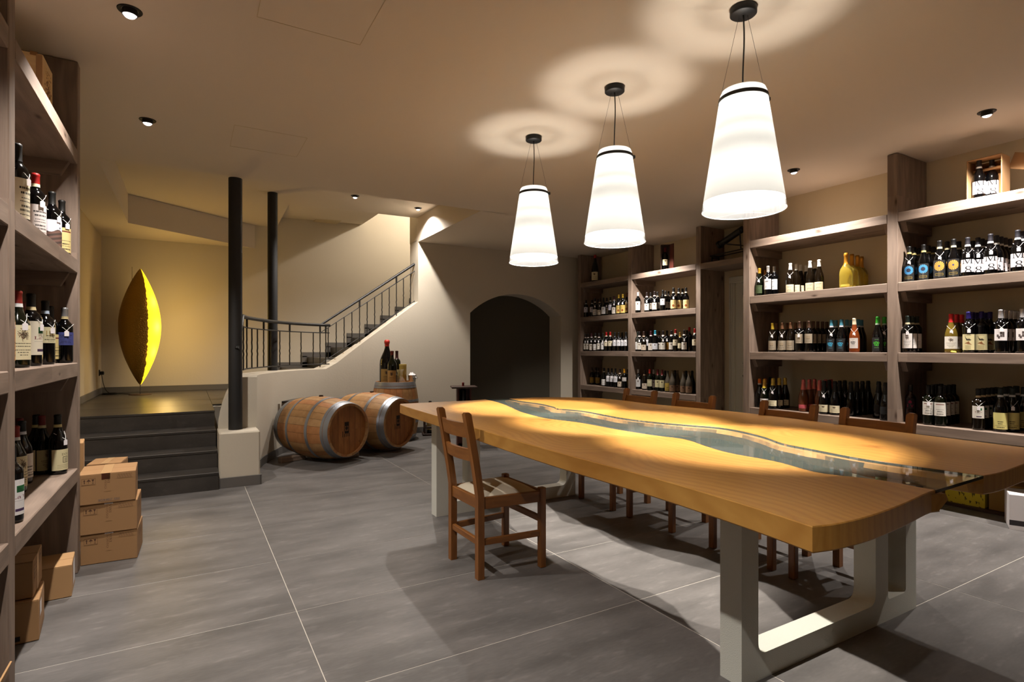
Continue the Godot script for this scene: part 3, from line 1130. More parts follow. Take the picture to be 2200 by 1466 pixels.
# =====================================================================  lamps
func lamps() -> void:
	var where := ["nearest the camera, over the thick end of the table", "middle one of the row", "farthest in the row, before the arched niche"]
	var i := 0
	for d in [1.795, 2.748, 3.71]:
		pendant(Vector3(2.352, 0, -d), "frosted glass cone pendant lamp, " + where[i])
		i += 1
	# recessed spots: position, what it points at, label
	var aim := [
		[Vector3(-0.246, 2.97, -3.324), Vector3(-0.30, 0, -3.4), 4.6, 52.0, "round recessed ceiling spotlight above the rack with red capsule bottle"],
		[Vector3(-0.252, 2.97, -4.852), Vector3(-0.28, 0, -5.0), 4.6, 52.0, "round recessed ceiling spotlight before the stair opening"],
		[Vector3(4.86, 2.97, -1.72), Vector3(5.35, 0.6, -1.75), 6.5, 57.0, "tilted recessed ceiling spotlight facing the open cardboard bottle box"],
		[Vector3(4.88, 2.97, -3.18), Vector3(5.35, 0.6, -3.2), 6.5, 57.0, "tilted recessed ceiling spotlight beside the nearest pendant shade"],
		[Vector3(5.5, 2.97, -5.95), Vector3(5.9, 0.6, -6.0), 6.5, 57.0, "small recessed ceiling spotlight half hidden by the middle pendant"],
		[Vector3(1.937, 3.352, -7.51), Vector3(1.9, 0, -7.6), 4.6, 62.0, "small bright spotlight in the soffit over the parapet"],
		[Vector3(2.895, 3.352, -7.70), Vector3(2.9, 0, -7.7), 4.6, 72.0, "black surface spotlight in the soffit beside the yellow lit wall"],
		[Vector3(-0.246, 2.97, -1.80), Vector3(-0.3, 0, -1.9), 4.6, 52.0, ""],
		[Vector3(-0.246, 2.97, -0.27), Vector3(-0.3, 0, -0.3), 4.6, 52.0, ""],
		[Vector3(4.86, 2.97, -0.26), Vector3(5.35, 0.6, -0.3), 6.5, 57.0, ""],
	]
	for a in aim:
		downlight(a[0], a[1], a[2], a[3], a[4])
	# the lamp of the upper stair, out of sight above the soffit
	var up := thing("stair_lamp", "round white wall lamp lighting the upper stair", "lamp", Vector3(3.9, 4.2, -8.9))
	var s := st0()
	lathe(s, [Vector2(0, -0.07), Vector2(0.05, -0.05), Vector2(0.07, 0), Vector2(0.05, 0.05), Vector2(0, 0.07)], 16)
	obj("globe", s, M.bulb, up)
	var o := OmniLight3D.new()
	o.name = "glow"
	o.light_color = Color(1.0, 0.96, 0.90)
	o.light_energy = 2.6
	o.light_size = 0.05
	o.omni_range = 14.0
	o.omni_attenuation = 2.0
	o.shadow_enabled = true
	up.add_child(o)


func pendant(at: Vector3, label: String) -> void:
	var p := thing("pendant_lamp", label, "pendant lamp", at, 0.0, "glass cone pendants over the tasting table")
	var s := st0()
	lathe(s, [Vector2(0, 2.935), Vector2(0.058, 2.935), Vector2(0.0625, 2.939), Vector2(0.0625, 2.97)], 32)
	obj("canopy", s, M.black, p)
	s = st0()
	var cord := []
	for k in 12:
		var f := k / 11.0
		cord.append(Vector3(0.0035 * sin(f * 5.0), lerpf(2.935, 2.52, f), 0.002 * sin(f * 7.0)))
	tube(s, cord, 0.0038, 6)
	obj("cord", s, M.black, p)
	for sg in [-1.0, 1.0]:
		s = st0()
		var side: Vector3 = Vector3(0.8647, 0, 0.502) * sg
		tube(s, [Vector3(0, 2.936, 0) + side * 0.02, Vector3(0, 2.545, 0) + side * 0.108], 0.0009, 5)
		obj("suspension_wire", s, M.wire, p)
	# shade: a clear cone, frosted inside down to its clear rim
	var r := func(y: float) -> float: return 0.1055 + (2.562 - y) / (2.562 - 1.978) * 0.0885
	s = st0()
	lathe(s, [Vector2(r.call(2.025), 2.025), Vector2(r.call(2.30), 2.30), Vector2(r.call(2.545), 2.545), Vector2(r.call(2.562) - 0.004, 2.562)], 48)
	obj("frosted_shade", s, M.frost, p)
	s = st0()
	lathe(s, [Vector2(r.call(1.978), 1.978), Vector2(r.call(2.026), 2.026)], 48)
	lathe(s, [Vector2(r.call(1.978) - 0.004, 1.978), Vector2(r.call(2.026) - 0.004, 2.026)], 48, Transform3D(), 0.0, TAU, Vector2.ONE, true)
	obj("clear_rim", s, M.clear_glass, p)
	s = st0()
	lathe(s, [Vector2(r.call(1.978) - 0.0045, 1.9785), Vector2(r.call(1.978) - 0.002, 1.9765), Vector2(r.call(1.978) + 0.0005, 1.9785), Vector2(r.call(1.978) - 0.002, 1.981), Vector2(r.call(1.978) - 0.0045, 1.9785)], 48)
	obj("rim_edge", s, M.rim, p)
	s = st0()
	lathe(s, [Vector2(r.call(2.512) + 0.001, 2.512), Vector2(r.call(2.512) + 0.004, 2.512), Vector2(r.call(2.53) + 0.004, 2.53), Vector2(r.call(2.53) + 0.001, 2.53)], 48)
	var sd := Vector3(0.8647, 0, 0.502)
	box(s, Vector3(0, 2.524, 0) + sd * 0.118, Vector3(0.026, 0.022, 0.018), 0.004, Basis(Vector3.UP, -0.526))
	tube(s, [Vector3(0, 2.53, 0) + sd * 0.112, Vector3(0, 2.547, 0) + sd * 0.108], 0.003, 6)
	obj("metal_band", s, M.black, p)
	s = st0()
	lathe(s, [Vector2(0.024, 2.556), Vector2(0.049, 2.556)], 32, Transform3D(), 0.0, TAU, Vector2.ONE, true)
	lathe(s, [Vector2(0.049, 2.559), Vector2(0.024, 2.559)], 32, Transform3D(), 0.0, TAU, Vector2.ONE, true)
	obj("glass_disc", s, M.disc, p)
	s = st0()
	lathe(s, [Vector2(0, 2.52), Vector2(0.007, 2.525), Vector2(0.007, 2.50), Vector2(0.0, 2.50)], 12)
	obj("socket", s, M.black, p)
	s = st0()
	var yb := 2.455
	var prof := []
	for k in 11:
		var t := PI * k / 10.0
		prof.append(Vector2(0.034 * sin(t), yb - 0.035 - 0.068 * cos(t)))
	lathe(s, prof, 20)
	obj("bulb", s, M.bulb, p)
	var o := OmniLight3D.new()
	o.name = "glow"
	o.position = Vector3(0, yb, 0)
	o.light_color = Color(1.0, 0.965, 0.92)
	o.light_energy = 0.27
	o.light_size = 0.016
	o.omni_range = 12.0
	o.omni_attenuation = 2.0
	o.shadow_enabled = true
	p.add_child(o)
	var sp := SpotLight3D.new()
	sp.name = "beam"
	sp.position = Vector3(0, yb, 0)
	sp.rotation_degrees = Vector3(-90, 0, 0)
	sp.light_color = Color(1.0, 0.965, 0.92)
	sp.light_energy = 9.5
	sp.light_size = 0.02
	sp.spot_angle = 40.0
	sp.spot_angle_attenuation = 1.0
	sp.spot_range = 12.0
	sp.spot_attenuation = 2.0
	sp.shadow_enabled = true
	p.add_child(sp)
	var side := SpotLight3D.new()
	side.name = "side_glow"
	side.position = Vector3(0, 2.375, 0)
	side.rotation_degrees = Vector3(-90, 0, 0)
	side.light_color = Color(1.0, 0.97, 0.93)
	side.light_energy = 0.16
	side.light_size = 0.02
	side.spot_angle = 89.0
	side.spot_angle_attenuation = 0.15
	side.spot_range = 12.0
	side.spot_attenuation = 2.0
	side.shadow_enabled = true
	p.add_child(side)


func downlight(at: Vector3, aim: Vector3, energy: float, angle: float, label: String) -> void:
	if label == "":
		label = "round recessed ceiling spotlight out of the frame, %.1f metres from the camera" % absf(at.z)
	var tilt: Vector3 = (aim - at).normalized()
	var d := thing("spotlight", label, "spotlight", at, 0.0, "small round ceiling spotlights")
	var s := st0()
	lathe(s, [Vector2(0.036, 0.012), Vector2(0.036, -0.002), Vector2(0.052, -0.005), Vector2(0.054, -0.002), Vector2(0.054, 0.0)], 28)
	obj("trim_ring", s, M.iron_matte, d)
	var ax := Vector3(0, -1, 0).cross(tilt)
	var b := Basis()
	if ax.length() > 1e-4:
		b = Basis(ax.normalized(), Vector3(0, -1, 0).angle_to(tilt))
	s = st0()
	var xf := Transform3D(b, Vector3(0, -0.002, 0))
	lathe(s, [Vector2(0.0, 0.01), Vector2(0.033, 0.01), Vector2(0.034, -0.022), Vector2(0.031, -0.024), Vector2(0.029, -0.020)], 24, xf)
	obj("lamp_head", s, M.iron_matte, d)
	s = st0()
	lathe(s, [Vector2(0.0, -0.021), Vector2(0.029, -0.021)], 24, xf, 0.0, TAU, Vector2.ONE, true)
	var lens := st0()
	lathe(lens, [Vector2(0.0, -0.038), Vector2(0.012, -0.0365), Vector2(0.022, -0.031), Vector2(0.0295, -0.021)], 24, xf)
	obj("lamp_lens", lens, M.led, d)
	var sp := SpotLight3D.new()
	sp.name = "beam"
	sp.position = tilt * 0.046
	sp.transform = sp.transform.looking_at(sp.position + tilt, Vector3(1, 0, 0.1))
	sp.light_color = Color(1.0, 0.965, 0.93)
	sp.light_energy = energy
	sp.light_size = 0.025
	sp.spot_angle = angle
	sp.spot_angle_attenuation = 0.55
	sp.spot_range = 10.0
	sp.spot_attenuation = 2.0
	sp.shadow_enabled = true
	d.add_child(sp)


# =====================================================================  racks
func racks() -> void:
	var h := [0.678, 1.27, 1.866, 2.458]
	rack("wine_rack", "tall greyed timber wine rack filling the wall on the right of the white door", 5.2, 5.70, [-0.43, 1.01, 2.45, 3.89], h, 1)
	rack("wine_rack", "tall greyed timber wine rack between the arched niche and the white door", 6.0, 6.475, [5.25, 6.61, 7.92], [0.672, 1.266, 1.864, 2.465], 1)
	rack("wine_rack", "tall greyed timber wine rack behind the cardboard cartons, cut by the frame", -0.55, -1.08, [-0.26, 1.18, 2.62, 4.06], [0.612, 1.222, 1.818, 2.45], -1)
	var s := st0()
	bd(s, 6.0, 6.47, 2.38, 2.46, 4.06, 5.25, 0.004)
	var o := obj("door_shelf", s, M.rack)
	tag(o, "short timber shelf bridging the top of the white door, carrying a black machine", "shelf")


func rack(called: String, label: String, xf: float, xb: float, posts: Array, tops: Array, out: int) -> void:
	var r := thing(called, label, "wine rack")
	var lo := minf(xf, xb)
	var hi := maxf(xf, xb)
	for d in posts:
		var s := st0()
		bd(s, lo, hi, 0.0, 2.966, d, d + 0.082, 0.004, 1)
		obj("post", s, M.rack, r)
	for i in posts.size() - 1:
		var a: float = posts[i] + 0.083
		var b: float = posts[i + 1] - 0.001
		for y in tops:
			var s := st0()
			bd(s, lo, hi, y - 0.08, y, a, b, 0.004, 2)
			obj("shelf", s, M.rack, r)
			# cleats under both ends, cut at a slant towards the room
			for e in [a, b - 0.045]:
				s = st0()
				var f0: float = xf + 0.035 * signf(xb - xf)
				var f1: float = xf + 0.075 * signf(xb - xf)
				prism(s, PackedVector2Array([Vector2(f0, y - 0.081), Vector2(f1, y - 0.16), Vector2(xb - 0.01 * signf(xb - xf), y - 0.16), Vector2(xb - 0.01 * signf(xb - xf), y - 0.081)]), e, e + 0.045, 2)
				obj("cleat", s, M.rack, r)
	if out > 0:
		var s := st0()
		bd(s, hi - 0.22, hi - 0.01, 0.0, 0.022, posts[0] + 0.083, posts[posts.size() - 1] - 0.001, 0.002, 2)
		obj("base_board", s, M.dark_wood, r)


# =====================================================================  table
func outline(pts: Array, n: int) -> Array:
	# resample a polyline evenly
	var total := 0.0
	for i in pts.size() - 1:
		total += pts[i].distance_to(pts[i + 1])
	var res := []
	var i := 0
	var acc := 0.0
	for k in n:
		var want := total * k / (n - 1)
		while i < pts.size() - 2 and acc + pts[i].distance_to(pts[i + 1]) < want:
			acc += pts[i].distance_to(pts[i + 1])
			i += 1
		var l: float = maxf(1e-6, pts[i].distance_to(pts[i + 1]))
		res.append(pts[i].lerp(pts[i + 1], clampf((want - acc) / l, 0, 1)))
	return res


func smoothed(pts: Array) -> Array:
	var c := Curve2D.new()
	for i in pts.size():
		var a: Vector2 = pts[maxi(i - 1, 0)]
		var b: Vector2 = pts[mini(i + 1, pts.size() - 1)]
		var t := (b - a) / 6.0
		c.add_point(pts[i], -t, t)
	c.bake_interval = 0.02
	var res := []
	for p in c.get_baked_points():
		res.append(p)
	return res


const TOP := 0.845
const SLAB := 0.070


func table() -> void:
	var t := thing("tasting_table", "long live-edge oak table of two slabs with a glass river between", "table")
	var gf := [Vector2(2.088, 0.873), Vector2(2.079, 1.051), Vector2(2.011, 1.21), Vector2(2.060, 1.418), Vector2(2.054, 1.632), Vector2(2.10, 1.802), Vector2(2.17, 2.002), Vector2(2.126, 2.187), Vector2(2.105, 2.432), Vector2(2.10, 2.78), Vector2(2.04, 3.072), Vector2(2.08, 3.40), Vector2(2.133, 3.637), Vector2(2.25, 4.0), Vector2(2.315, 4.30), Vector2(2.331, 4.50)]
	var gb := [Vector2(2.478, 0.886), Vector2(2.448, 1.069), Vector2(2.428, 1.282), Vector2(2.464, 1.526), Vector2(2.49, 1.677), Vector2(2.61, 1.89), Vector2(2.68, 2.165), Vector2(2.608, 2.371), Vector2(2.523, 2.595), Vector2(2.49, 2.864), Vector2(2.53, 3.30), Vector2(2.46, 3.53), Vector2(2.507, 3.656), Vector2(2.55, 3.935), Vector2(2.53, 4.193), Vector2(2.557, 4.46)]
	var left := [Vector2(1.386, 0.852), Vector2(1.41, 1.076), Vector2(1.425, 1.47), Vector2(1.412, 2.019), Vector2(1.424, 2.652), Vector2(1.462, 3.372), Vector2(1.48, 4.016), Vector2(1.50, 4.38), Vector2(1.53, 4.485)]
	var right := [Vector2(3.335, 0.925), Vector2(3.343, 1.0), Vector2(3.369, 1.429), Vector2(3.403, 1.933), Vector2(3.44, 2.40), Vector2(3.435, 2.80), Vector2(3.38, 3.10), Vector2(3.325, 3.45), Vector2(3.336, 3.776), Vector2(3.264, 4.146), Vector2(3.0, 4.36), Vector2(2.80, 4.45)]
	var near1 := [Vector2(1.386, 0.852), Vector2(1.47, 0.833), Vector2(1.62, 0.828), Vector2(1.82, 0.843), Vector2(2.0, 0.866), Vector2(2.088, 0.873)]
	var near2 := [Vector2(2.478, 0.886), Vector2(2.60, 0.878), Vector2(2.88, 0.894), Vector2(3.15, 0.905), Vector2(3.335, 0.925)]
	var far1 := [Vector2(1.53, 4.485), Vector2(1.95, 4.481), Vector2(2.16, 4.459), Vector2(2.331, 4.50)]
	var far2 := [Vector2(2.80, 4.45), Vector2(2.557, 4.46)]
	var gfs := smoothed(gf)
	var gbs := smoothed(gb)
	slab(t, [[smoothed(near1), 24, 0], [gfs, 90, 1], [reversed(far1), 16, 0], [reversed(smoothed(left)), 60, 2]], 1)
	slab(t, [[smoothed(near2), 24, 0], [smoothed(right), 70, 2], [far2, 8, 0], [reversed(gbs), 90, 1]], 2)
	# glass river, its edges on the ledges cut in the slabs
	var s := st0()
	var a := outline(gfs, 60)
	var b := outline(gbs, 60)
	for i in 59:
		for y in [TOP - 0.001]:
			var up := Vector3.UP if y > TOP - 0.005 else Vector3.DOWN
			quad(s, flat(a[i], y, 0.0015), flat(b[i], y, -0.0015), flat(b[i + 1], y, -0.0015), flat(a[i + 1], y, 0.0015), up)
	obj("glass_inlay", s, M.pane, t)
	s = st0()
	for q in [[a, 1.0], [b, -1.0]]:
		for i in 59:
			var p: Vector3 = flat(q[0][i], TOP - 0.001, 0.0012 * q[1])
			var p2: Vector3 = flat(q[0][i + 1], TOP - 0.001, 0.0012 * q[1])
			quad(s, p, p2, p2 - Vector3(0, 0.010, 0), p - Vector3(0, 0.010, 0), Vector3(-q[1], 0, 0))
	for e in [0, 59]:
		var p: Vector3 = flat(a[e], TOP - 0.001, 0.001)
		var p2: Vector3 = flat(b[e], TOP - 0.001, -0.001)
		quad(s, p, p2, p2 - Vector3(0, 0.0105, 0), p - Vector3(0, 0.0105, 0), Vector3(0, 0, 1 if e == 0 else -1))
	obj("glass_edge", s, M.pane_edge, t)
	# the two white trestle frames
	for fr in [[1.835, 1.408, false], [1.665, 4.03, true]]:
		s = st0()
		var w := 1.332
		var poly := []
		poly.append(Vector2(0, 0))
		poly.append(Vector2(w, 0))
		poly.append(Vector2(w, TOP - SLAB))
		poly.append(Vector2(w - 0.10, TOP - SLAB))
		fillet(poly, Vector2(w - 0.10, 0.10), -1, 0.02)
		fillet(poly, Vector2(w - 0.267, 0.10), 1, 0.02)
		poly.append(Vector2(w - 0.267, TOP - SLAB))
		poly.append(Vector2(w - 0.377, TOP - SLAB))
		fillet(poly, Vector2(w - 0.377, 0.10), -1, 0.045)
		fillet(poly, Vector2(0.10, 0.10), 1, 0.045)
		poly.append(Vector2(0.10, TOP - SLAB))
		poly.append(Vector2(0, TOP - SLAB))
		var pv := PackedVector2Array()
		for p in poly:
			pv.append(Vector2(fr[0] + (w - p.x if fr[2] else p.x), p.y))
		prism(s, pv, fr[1], fr[1] + 0.10, 2)
		obj("trestle_frame", s, M.white_paint, t)


func fillet(poly: Array, corner: Vector2, side: int, r: float) -> void:
	# rounds an inner corner where an upright meets the rail; side -1: the opening lies to its left
	var c := corner + Vector2(side * r, r)
	for k in 6:
		var a := PI / 2 * k / 5.0
		var p: Vector2
		if side < 0:
			p = c + Vector2(cos(a), -sin(a)) * r
		else:
			p = c + Vector2(-sin(a), -cos(a)) * r
		poly.append(p)


func flat(p: Vector2, y: float, dx: float) -> Vector3:
	return Vector3(p.x + dx, y, -p.y)


func reversed(a: Array) -> Array:
	var b := a.duplicate()
	b.reverse()
	return b


func slab(t: Node3D, sides: Array, which: int) -> void:
	var ring := []
	var kind := []
	for sd in sides:
		var pts := outline(sd[0], sd[1])
		for i in pts.size() - 1:
			ring.append(pts[i])
			kind.append(sd[2])
	var n := ring.size()
	var cen := Vector2.ZERO
	for p in ring:
		cen += p
	cen /= n
	var poly := PackedVector2Array(ring)
	var outw := []
	for i in n:
		var e: Vector2 = ring[(i + 1) % n] - ring[(i - 1 + n) % n]
		var o := Vector2(e.y, -e.x).normalized()
		if Geometry2D.is_point_in_polygon(ring[i] + o * 0.004, poly):
			o = -o
		outw.append(o)
	var nz := noise(70 + which, 1.0, 3)
	var levels := []
	var hts := [TOP, TOP - 0.003, TOP - 0.0115, TOP - 0.0116, TOP - 0.030, TOP - SLAB + 0.004, TOP - SLAB]
	for l in hts.size():
		var row := []
		for i in n:
			var off := 0.0
			if kind[i] == 1:
				var w := nz.get_noise_2d(ring[i].y * 3.0, l * 0.8)
				var w2 := nz.get_noise_2d(ring[i].y * 9.0, 7.0 + l)
				# ends of the ledge die out so that the end grain stays whole
				var fade := clampf(minf(absf(i - n * 0.0), 1e9), 0.0, 1.0)
				if l == 3:
					off = 0.030 + 0.006 * w
				elif l == 4:
					off = 0.034 + 0.020 * w + 0.008 * w2
				elif l >= 5:
					off = 0.012 + 0.030 * w + 0.010 * w2
			elif kind[i] == 2 and which == 2 and l >= 4:
				off = 0.012 * nz.get_noise_2d(ring[i].y * 4.0, l * 0.6)
			if l == 0:
				off -= 0.0025
			if l == 6:
				off -= 0.003
			row.append(ring[i] + outw[i] * off)
		levels.append(row)
	var s := st0()
	var uv := func(p: Vector2) -> Vector2: return Vector2((p.x - 1.35) / 2.15, (p.y - 0.8) / 3.75)
	for e in [[0, Vector3.UP], [6, Vector3.DOWN]]:
		var pv := PackedVector2Array(levels[e[0]])
		var idx := Geometry2D.triangulate_polygon(pv)
		for i in range(0, idx.size(), 3):
			var a := pv[idx[i]]
			var b := pv[idx[i + 1]]
			var c := pv[idx[i + 2]]
			tri(s, flat(a, hts[e[0]], 0), flat(b, hts[e[0]], 0), flat(c, hts[e[0]], 0), e[1], e[1], e[1], uv.call(a), uv.call(b), uv.call(c))
	for l in hts.size() - 1:
		for i in n:
			var j := (i + 1) % n
			var p0 := flat(levels[l][i], hts[l], 0)
			var p1 := flat(levels[l][j], hts[l], 0)
			var p2 := flat(levels[l + 1][j], hts[l + 1], 0)
			var p3 := flat(levels[l + 1][i], hts[l + 1], 0)
			var nn := (p1 - p0).cross(p3 - p0)
			if nn.length() < 1e-10:
				nn = (p2 - p1).cross(p3 - p2)
			nn = nn.normalized()
			var ow := Vector3(outw[i].x, 0, -outw[i].y)
			if l == 2:
				if nn.y < 0:
					nn = -nn
			elif nn.dot(ow) < 0:
				nn = -nn
			# side grain: across the ring direction
			var v0: float = (TOP - hts[l]) * 0.16
			var v1: float = (TOP - hts[l + 1]) * 0.16
			var ua: Vector2 = uv.call(levels[l][i]) + Vector2(-outw[i].x, 0) * v0
			var ub: Vector2 = uv.call(levels[l][j]) + Vector2(-outw[j].x, 0) * v0
			var uc: Vector2 = uv.call(levels[l][j]) + Vector2(-outw[j].x, -outw[j].y * 0.5) * v1
			var ud: Vector2 = uv.call(levels[l][i]) + Vector2(-outw[i].x, -outw[i].y * 0.5) * v1
			quad(s, p0, p1, p2, p3, nn, ua, ub, uc, ud)
	obj("slab", s, M.oak, t)


# =====================================================================  chairs
func chairs() -> void:
	var proto := chair("rustic oak chair with pale seat pad, alone on the open side of the table")
	proto.position = Vector3(1.625, 0, -3.005)
	proto.rotation.y = PI / 2 + 0.02
	var lab := ["oak ladder-back chair tucked under the table, closest to the arched niche", "oak ladder-back chair tucked under the table in front of the white door", "oak ladder-back chair tucked under the table before the gold foil bottles", "oak ladder-back chair tucked under the table, closest to the glass edge"]
	var k := 0
	for q in [[3.165, 3.69, -0.02], [3.165, 3.075, 0.03], [3.175, 2.29, 0.0], [3.175, 1.73, 0.03]]:
		var c: Node3D = proto.duplicate()
		c.name = numbered("dining_chair")
		add_child(c)
		c.position = Vector3(q[0], 0, -q[1])
		c.rotation.y = -PI / 2 + q[2]
		tag(c, lab[k], "chair", "oak chairs at the tasting table")
		k += 1


func chair(label: String) -> Node3D:
	var c := thing("dining_chair", label, "chair", Vector3.ZERO, 0.0, "oak chairs at the tasting table")
	var s: SurfaceTool
	for sg in [-1.0, 1.0]:
		s = st0()
		box(s, Vector3(sg * 0.213, 0.238, 0.20), Vector3(0.040, 0.476, 0.040), 0.004)
		obj("leg", s, M.chair, c)
		# rear leg and post in one, raked above the seat
		s = st0()
		rear_post(s, sg * 0.178)
		obj("leg", s, M.chair, c)
		s = st0()
		box(s, Vector3(sg * 0.196, 0.425, 0.005), Vector3(0.024, 0.066, 0.37), 0.003, Basis(Vector3.UP, sg * 0.088))
		obj("side_rail", s, M.chair, c)
		s = st0()
		box(s, Vector3(sg * 0.196, 0.205, 0.005), Vector3(0.022, 0.036, 0.37), 0.003, Basis(Vector3.UP, sg * 0.088))
		obj("stretcher", s, M.chair, c)
	for q in [["seat_rail", 0.425, 0.20, 0.40, 0.066], ["seat_rail", 0.425, -0.20, 0.34, 0.066], ["stretcher", 0.285, 0.20, 0.40, 0.036], ["stretcher", 0.205, -0.20, 0.34, 0.036]]:
		s = st0()
		box(s, Vector3(0, q[1], q[2]), Vector3(q[3], q[4], 0.024), 0.003)
		obj(q[0], s, M.chair, c)
	for q in [[0.80, 0.885], [0.665, 0.735]]:
		s = st0()
		slat(s, q[0], q[1])
		obj("back_slat", s, M.chair, c)
	# domed pad
	s = st0()
	var nu := 12
	var pt := func(i: int, j: int) -> Vector3:
		var u := -1.0 + 2.0 * i / nu
		var v := -1.0 + 2.0 * j / nu
		var wdt := lerpf(0.178, 0.205, (v + 1) / 2)
		var hh := pow(maxf(0.0, 1.0 - pow(absf(u), 3.5)), 0.6) * pow(maxf(0.0, 1.0 - pow(absf(v), 3.5)), 0.6)
		return Vector3(u * wdt, 0.450 + 0.035 * hh, v * 0.188)
	for i in nu:
		for j in nu:
			var ps := [pt.call(i, j), pt.call(i + 1, j), pt.call(i + 1, j + 1), pt.call(i, j + 1)]
			var ns := []
			for q in [[i, j], [i + 1, j], [i + 1, j + 1], [i, j + 1]]:
				var a: Vector3 = pt.call(mini(q[0] + 1, nu), q[1]) - pt.call(maxi(q[0] - 1, 0), q[1])
				var b: Vector3 = pt.call(q[0], mini(q[1] + 1, nu)) - pt.call(q[0], maxi(q[1] - 1, 0))
				ns.append(b.cross(a).normalized())
			quad4(s, ps, ns, [Vector2.ZERO, Vector2.ZERO, Vector2.ZERO, Vector2.ZERO])
	obj("seat_pad", s, M.cushion, c)
	return c


func post_z(y: float) -> float:
	return -0.20 if y < 0.46 else -0.20 - 0.085 * pow((y - 0.46) / 0.49, 1.15)


func rear_post(s: SurfaceTool, x: float) -> void:
	var ys := [0.0, 0.20, 0.40, 0.47, 0.58, 0.70, 0.82, 0.935, 0.946]
	var h := 0.020
	for i in ys.size() - 1:
		var za := post_z(ys[i])
		var zb := post_z(ys[i + 1])
		var ha := h
		var hb := h if i < ys.size() - 2 else h - 0.008
		var ca := [Vector3(x - ha, ys[i], za - ha), Vector3(x + ha, ys[i], za - ha), Vector3(x + ha, ys[i], za + ha), Vector3(x - ha, ys[i], za + ha)]
		var cb := [Vector3(x - hb, ys[i + 1], zb - hb), Vector3(x + hb, ys[i + 1], zb - hb), Vector3(x + hb, ys[i + 1], zb + hb), Vector3(x - hb, ys[i + 1], zb + hb)]
		var nn := [Vector3(0, 0, -1), Vector3(1, 0, 0), Vector3(0, 0, 1), Vector3(-1, 0, 0)]
		for k in 4:
			var j := (k + 1) % 4
			quad(s, ca[k], ca[j], cb[j], cb[k], nn[k], Vector2(ys[i], k * 0.05), Vector2(ys[i], k * 0.05 + 0.04), Vector2(ys[i + 1], k * 0.05 + 0.04), Vector2(ys[i + 1], k * 0.05))
		if i == ys.size() - 2:
			quad(s, cb[0], cb[1], cb[2], cb[3], Vector3.UP, Vector2(0, 0), Vector2(0.04, 0), Vector2(0.04, 0.04), Vector2(0, 0.04))


func slat(s: SurfaceTool, y0: float, y1: float) -> void:
	var n := 10
	for i in n:
		var ps := []
		for q in [i, i + 1]:
			var u: float = -1.0 + 2.0 * q / n
			ps.append([u * 0.165, -0.022 * (1.0 - u * u)])
		var th := 0.011
		var pt := func(k: int, y: float, back: float) -> Vector3:
			return Vector3(ps[k][0], y, post_z(y) + ps[k][1] + back * th)
		for bk in [-1.0, 1.0]:
			quad(s, pt.call(0, y0, bk), pt.call(1, y0, bk), pt.call(1, y1, bk), pt.call(0, y1, bk), Vector3(0, 0, bk), Vector2(ps[0][0], y0), Vector2(ps[1][0], y0), Vector2(ps[1][0], y1), Vector2(ps[0][0], y1))
		for q in [[y0, Vector3.DOWN], [y1, Vector3.UP]]:
			quad(s, pt.call(0, q[0], -1.0), pt.call(1, q[0], -1.0), pt.call(1, q[0], 1.0), pt.call(0, q[0], 1.0), q[1], Vector2(ps[0][0], 0), Vector2(ps[1][0], 0), Vector2(ps[1][0], 0.022), Vector2(ps[0][0], 0.022))


# =====================================================================  barrels
func barrels() -> void:
	# axis runs to the back and left
	var dir := Vector3(sin(deg_to_rad(-28.0)), 0, -cos(deg_to_rad(-28.0)))
	var b1 := barrel("oak wine barrel lying on wedges, the one closest to the steps")
	lay(b1, Vector3(1.375, 0.372, -6.89), dir, 0.30)
	var b2 := barrel("oak wine barrel lying between the other lying barrel and the standing barrel")
	lay(b2, Vector3(2.07, 0.372, -7.19), Vector3(sin(deg_to_rad(-31.0)), 0, -cos(deg_to_rad(-31.0))), 0.1)
	var b3 := barrel("oak wine barrel standing upright with bottles and an ice bucket on top")
	b3.position = Vector3(2.60, 0, -7.84)
	b3.scale = Vector3(0.92, 0.88, 0.92)
	# wedges
	for q in [[1.05, 6.90, 0.35, "grey timber chock under the front left of the lying barrel"], [1.64, 6.78, 0.2, "grey timber chock beneath the barrel nearest the steps, on its far side"], [2.26, 7.04, 0.2, "grey timber chock beneath the second lying barrel"]]:
		var s := st0()
		box(s, Vector3.ZERO, Vector3(0.30, 0.06, 0.09), 0.006)
		var o := obj("chock", s, M.rack)
		o.position = Vector3(q[0], 0.03, -q[1])
		o.rotation.y = q[2]
		tag(o, q[3], "chock")


func lay(b: Node3D, mid: Vector3, dir: Vector3, roll: float) -> void:
	# the barrel's own axis is y; its branded head (at y = 0) looks towards the room
	var y := dir.normalized()
	var up := Vector3.UP
	var x := y.cross(up).normalized()
	var z := x.cross(y).normalized()
	var bs := Basis(x, y, z)
	b.transform = Transform3D(bs, mid - y * 0.475)


func barrel_r(y: float) -> float:
	var f := (y - 0.475) / 0.475
	return 0.365 - 0.062 * f * f


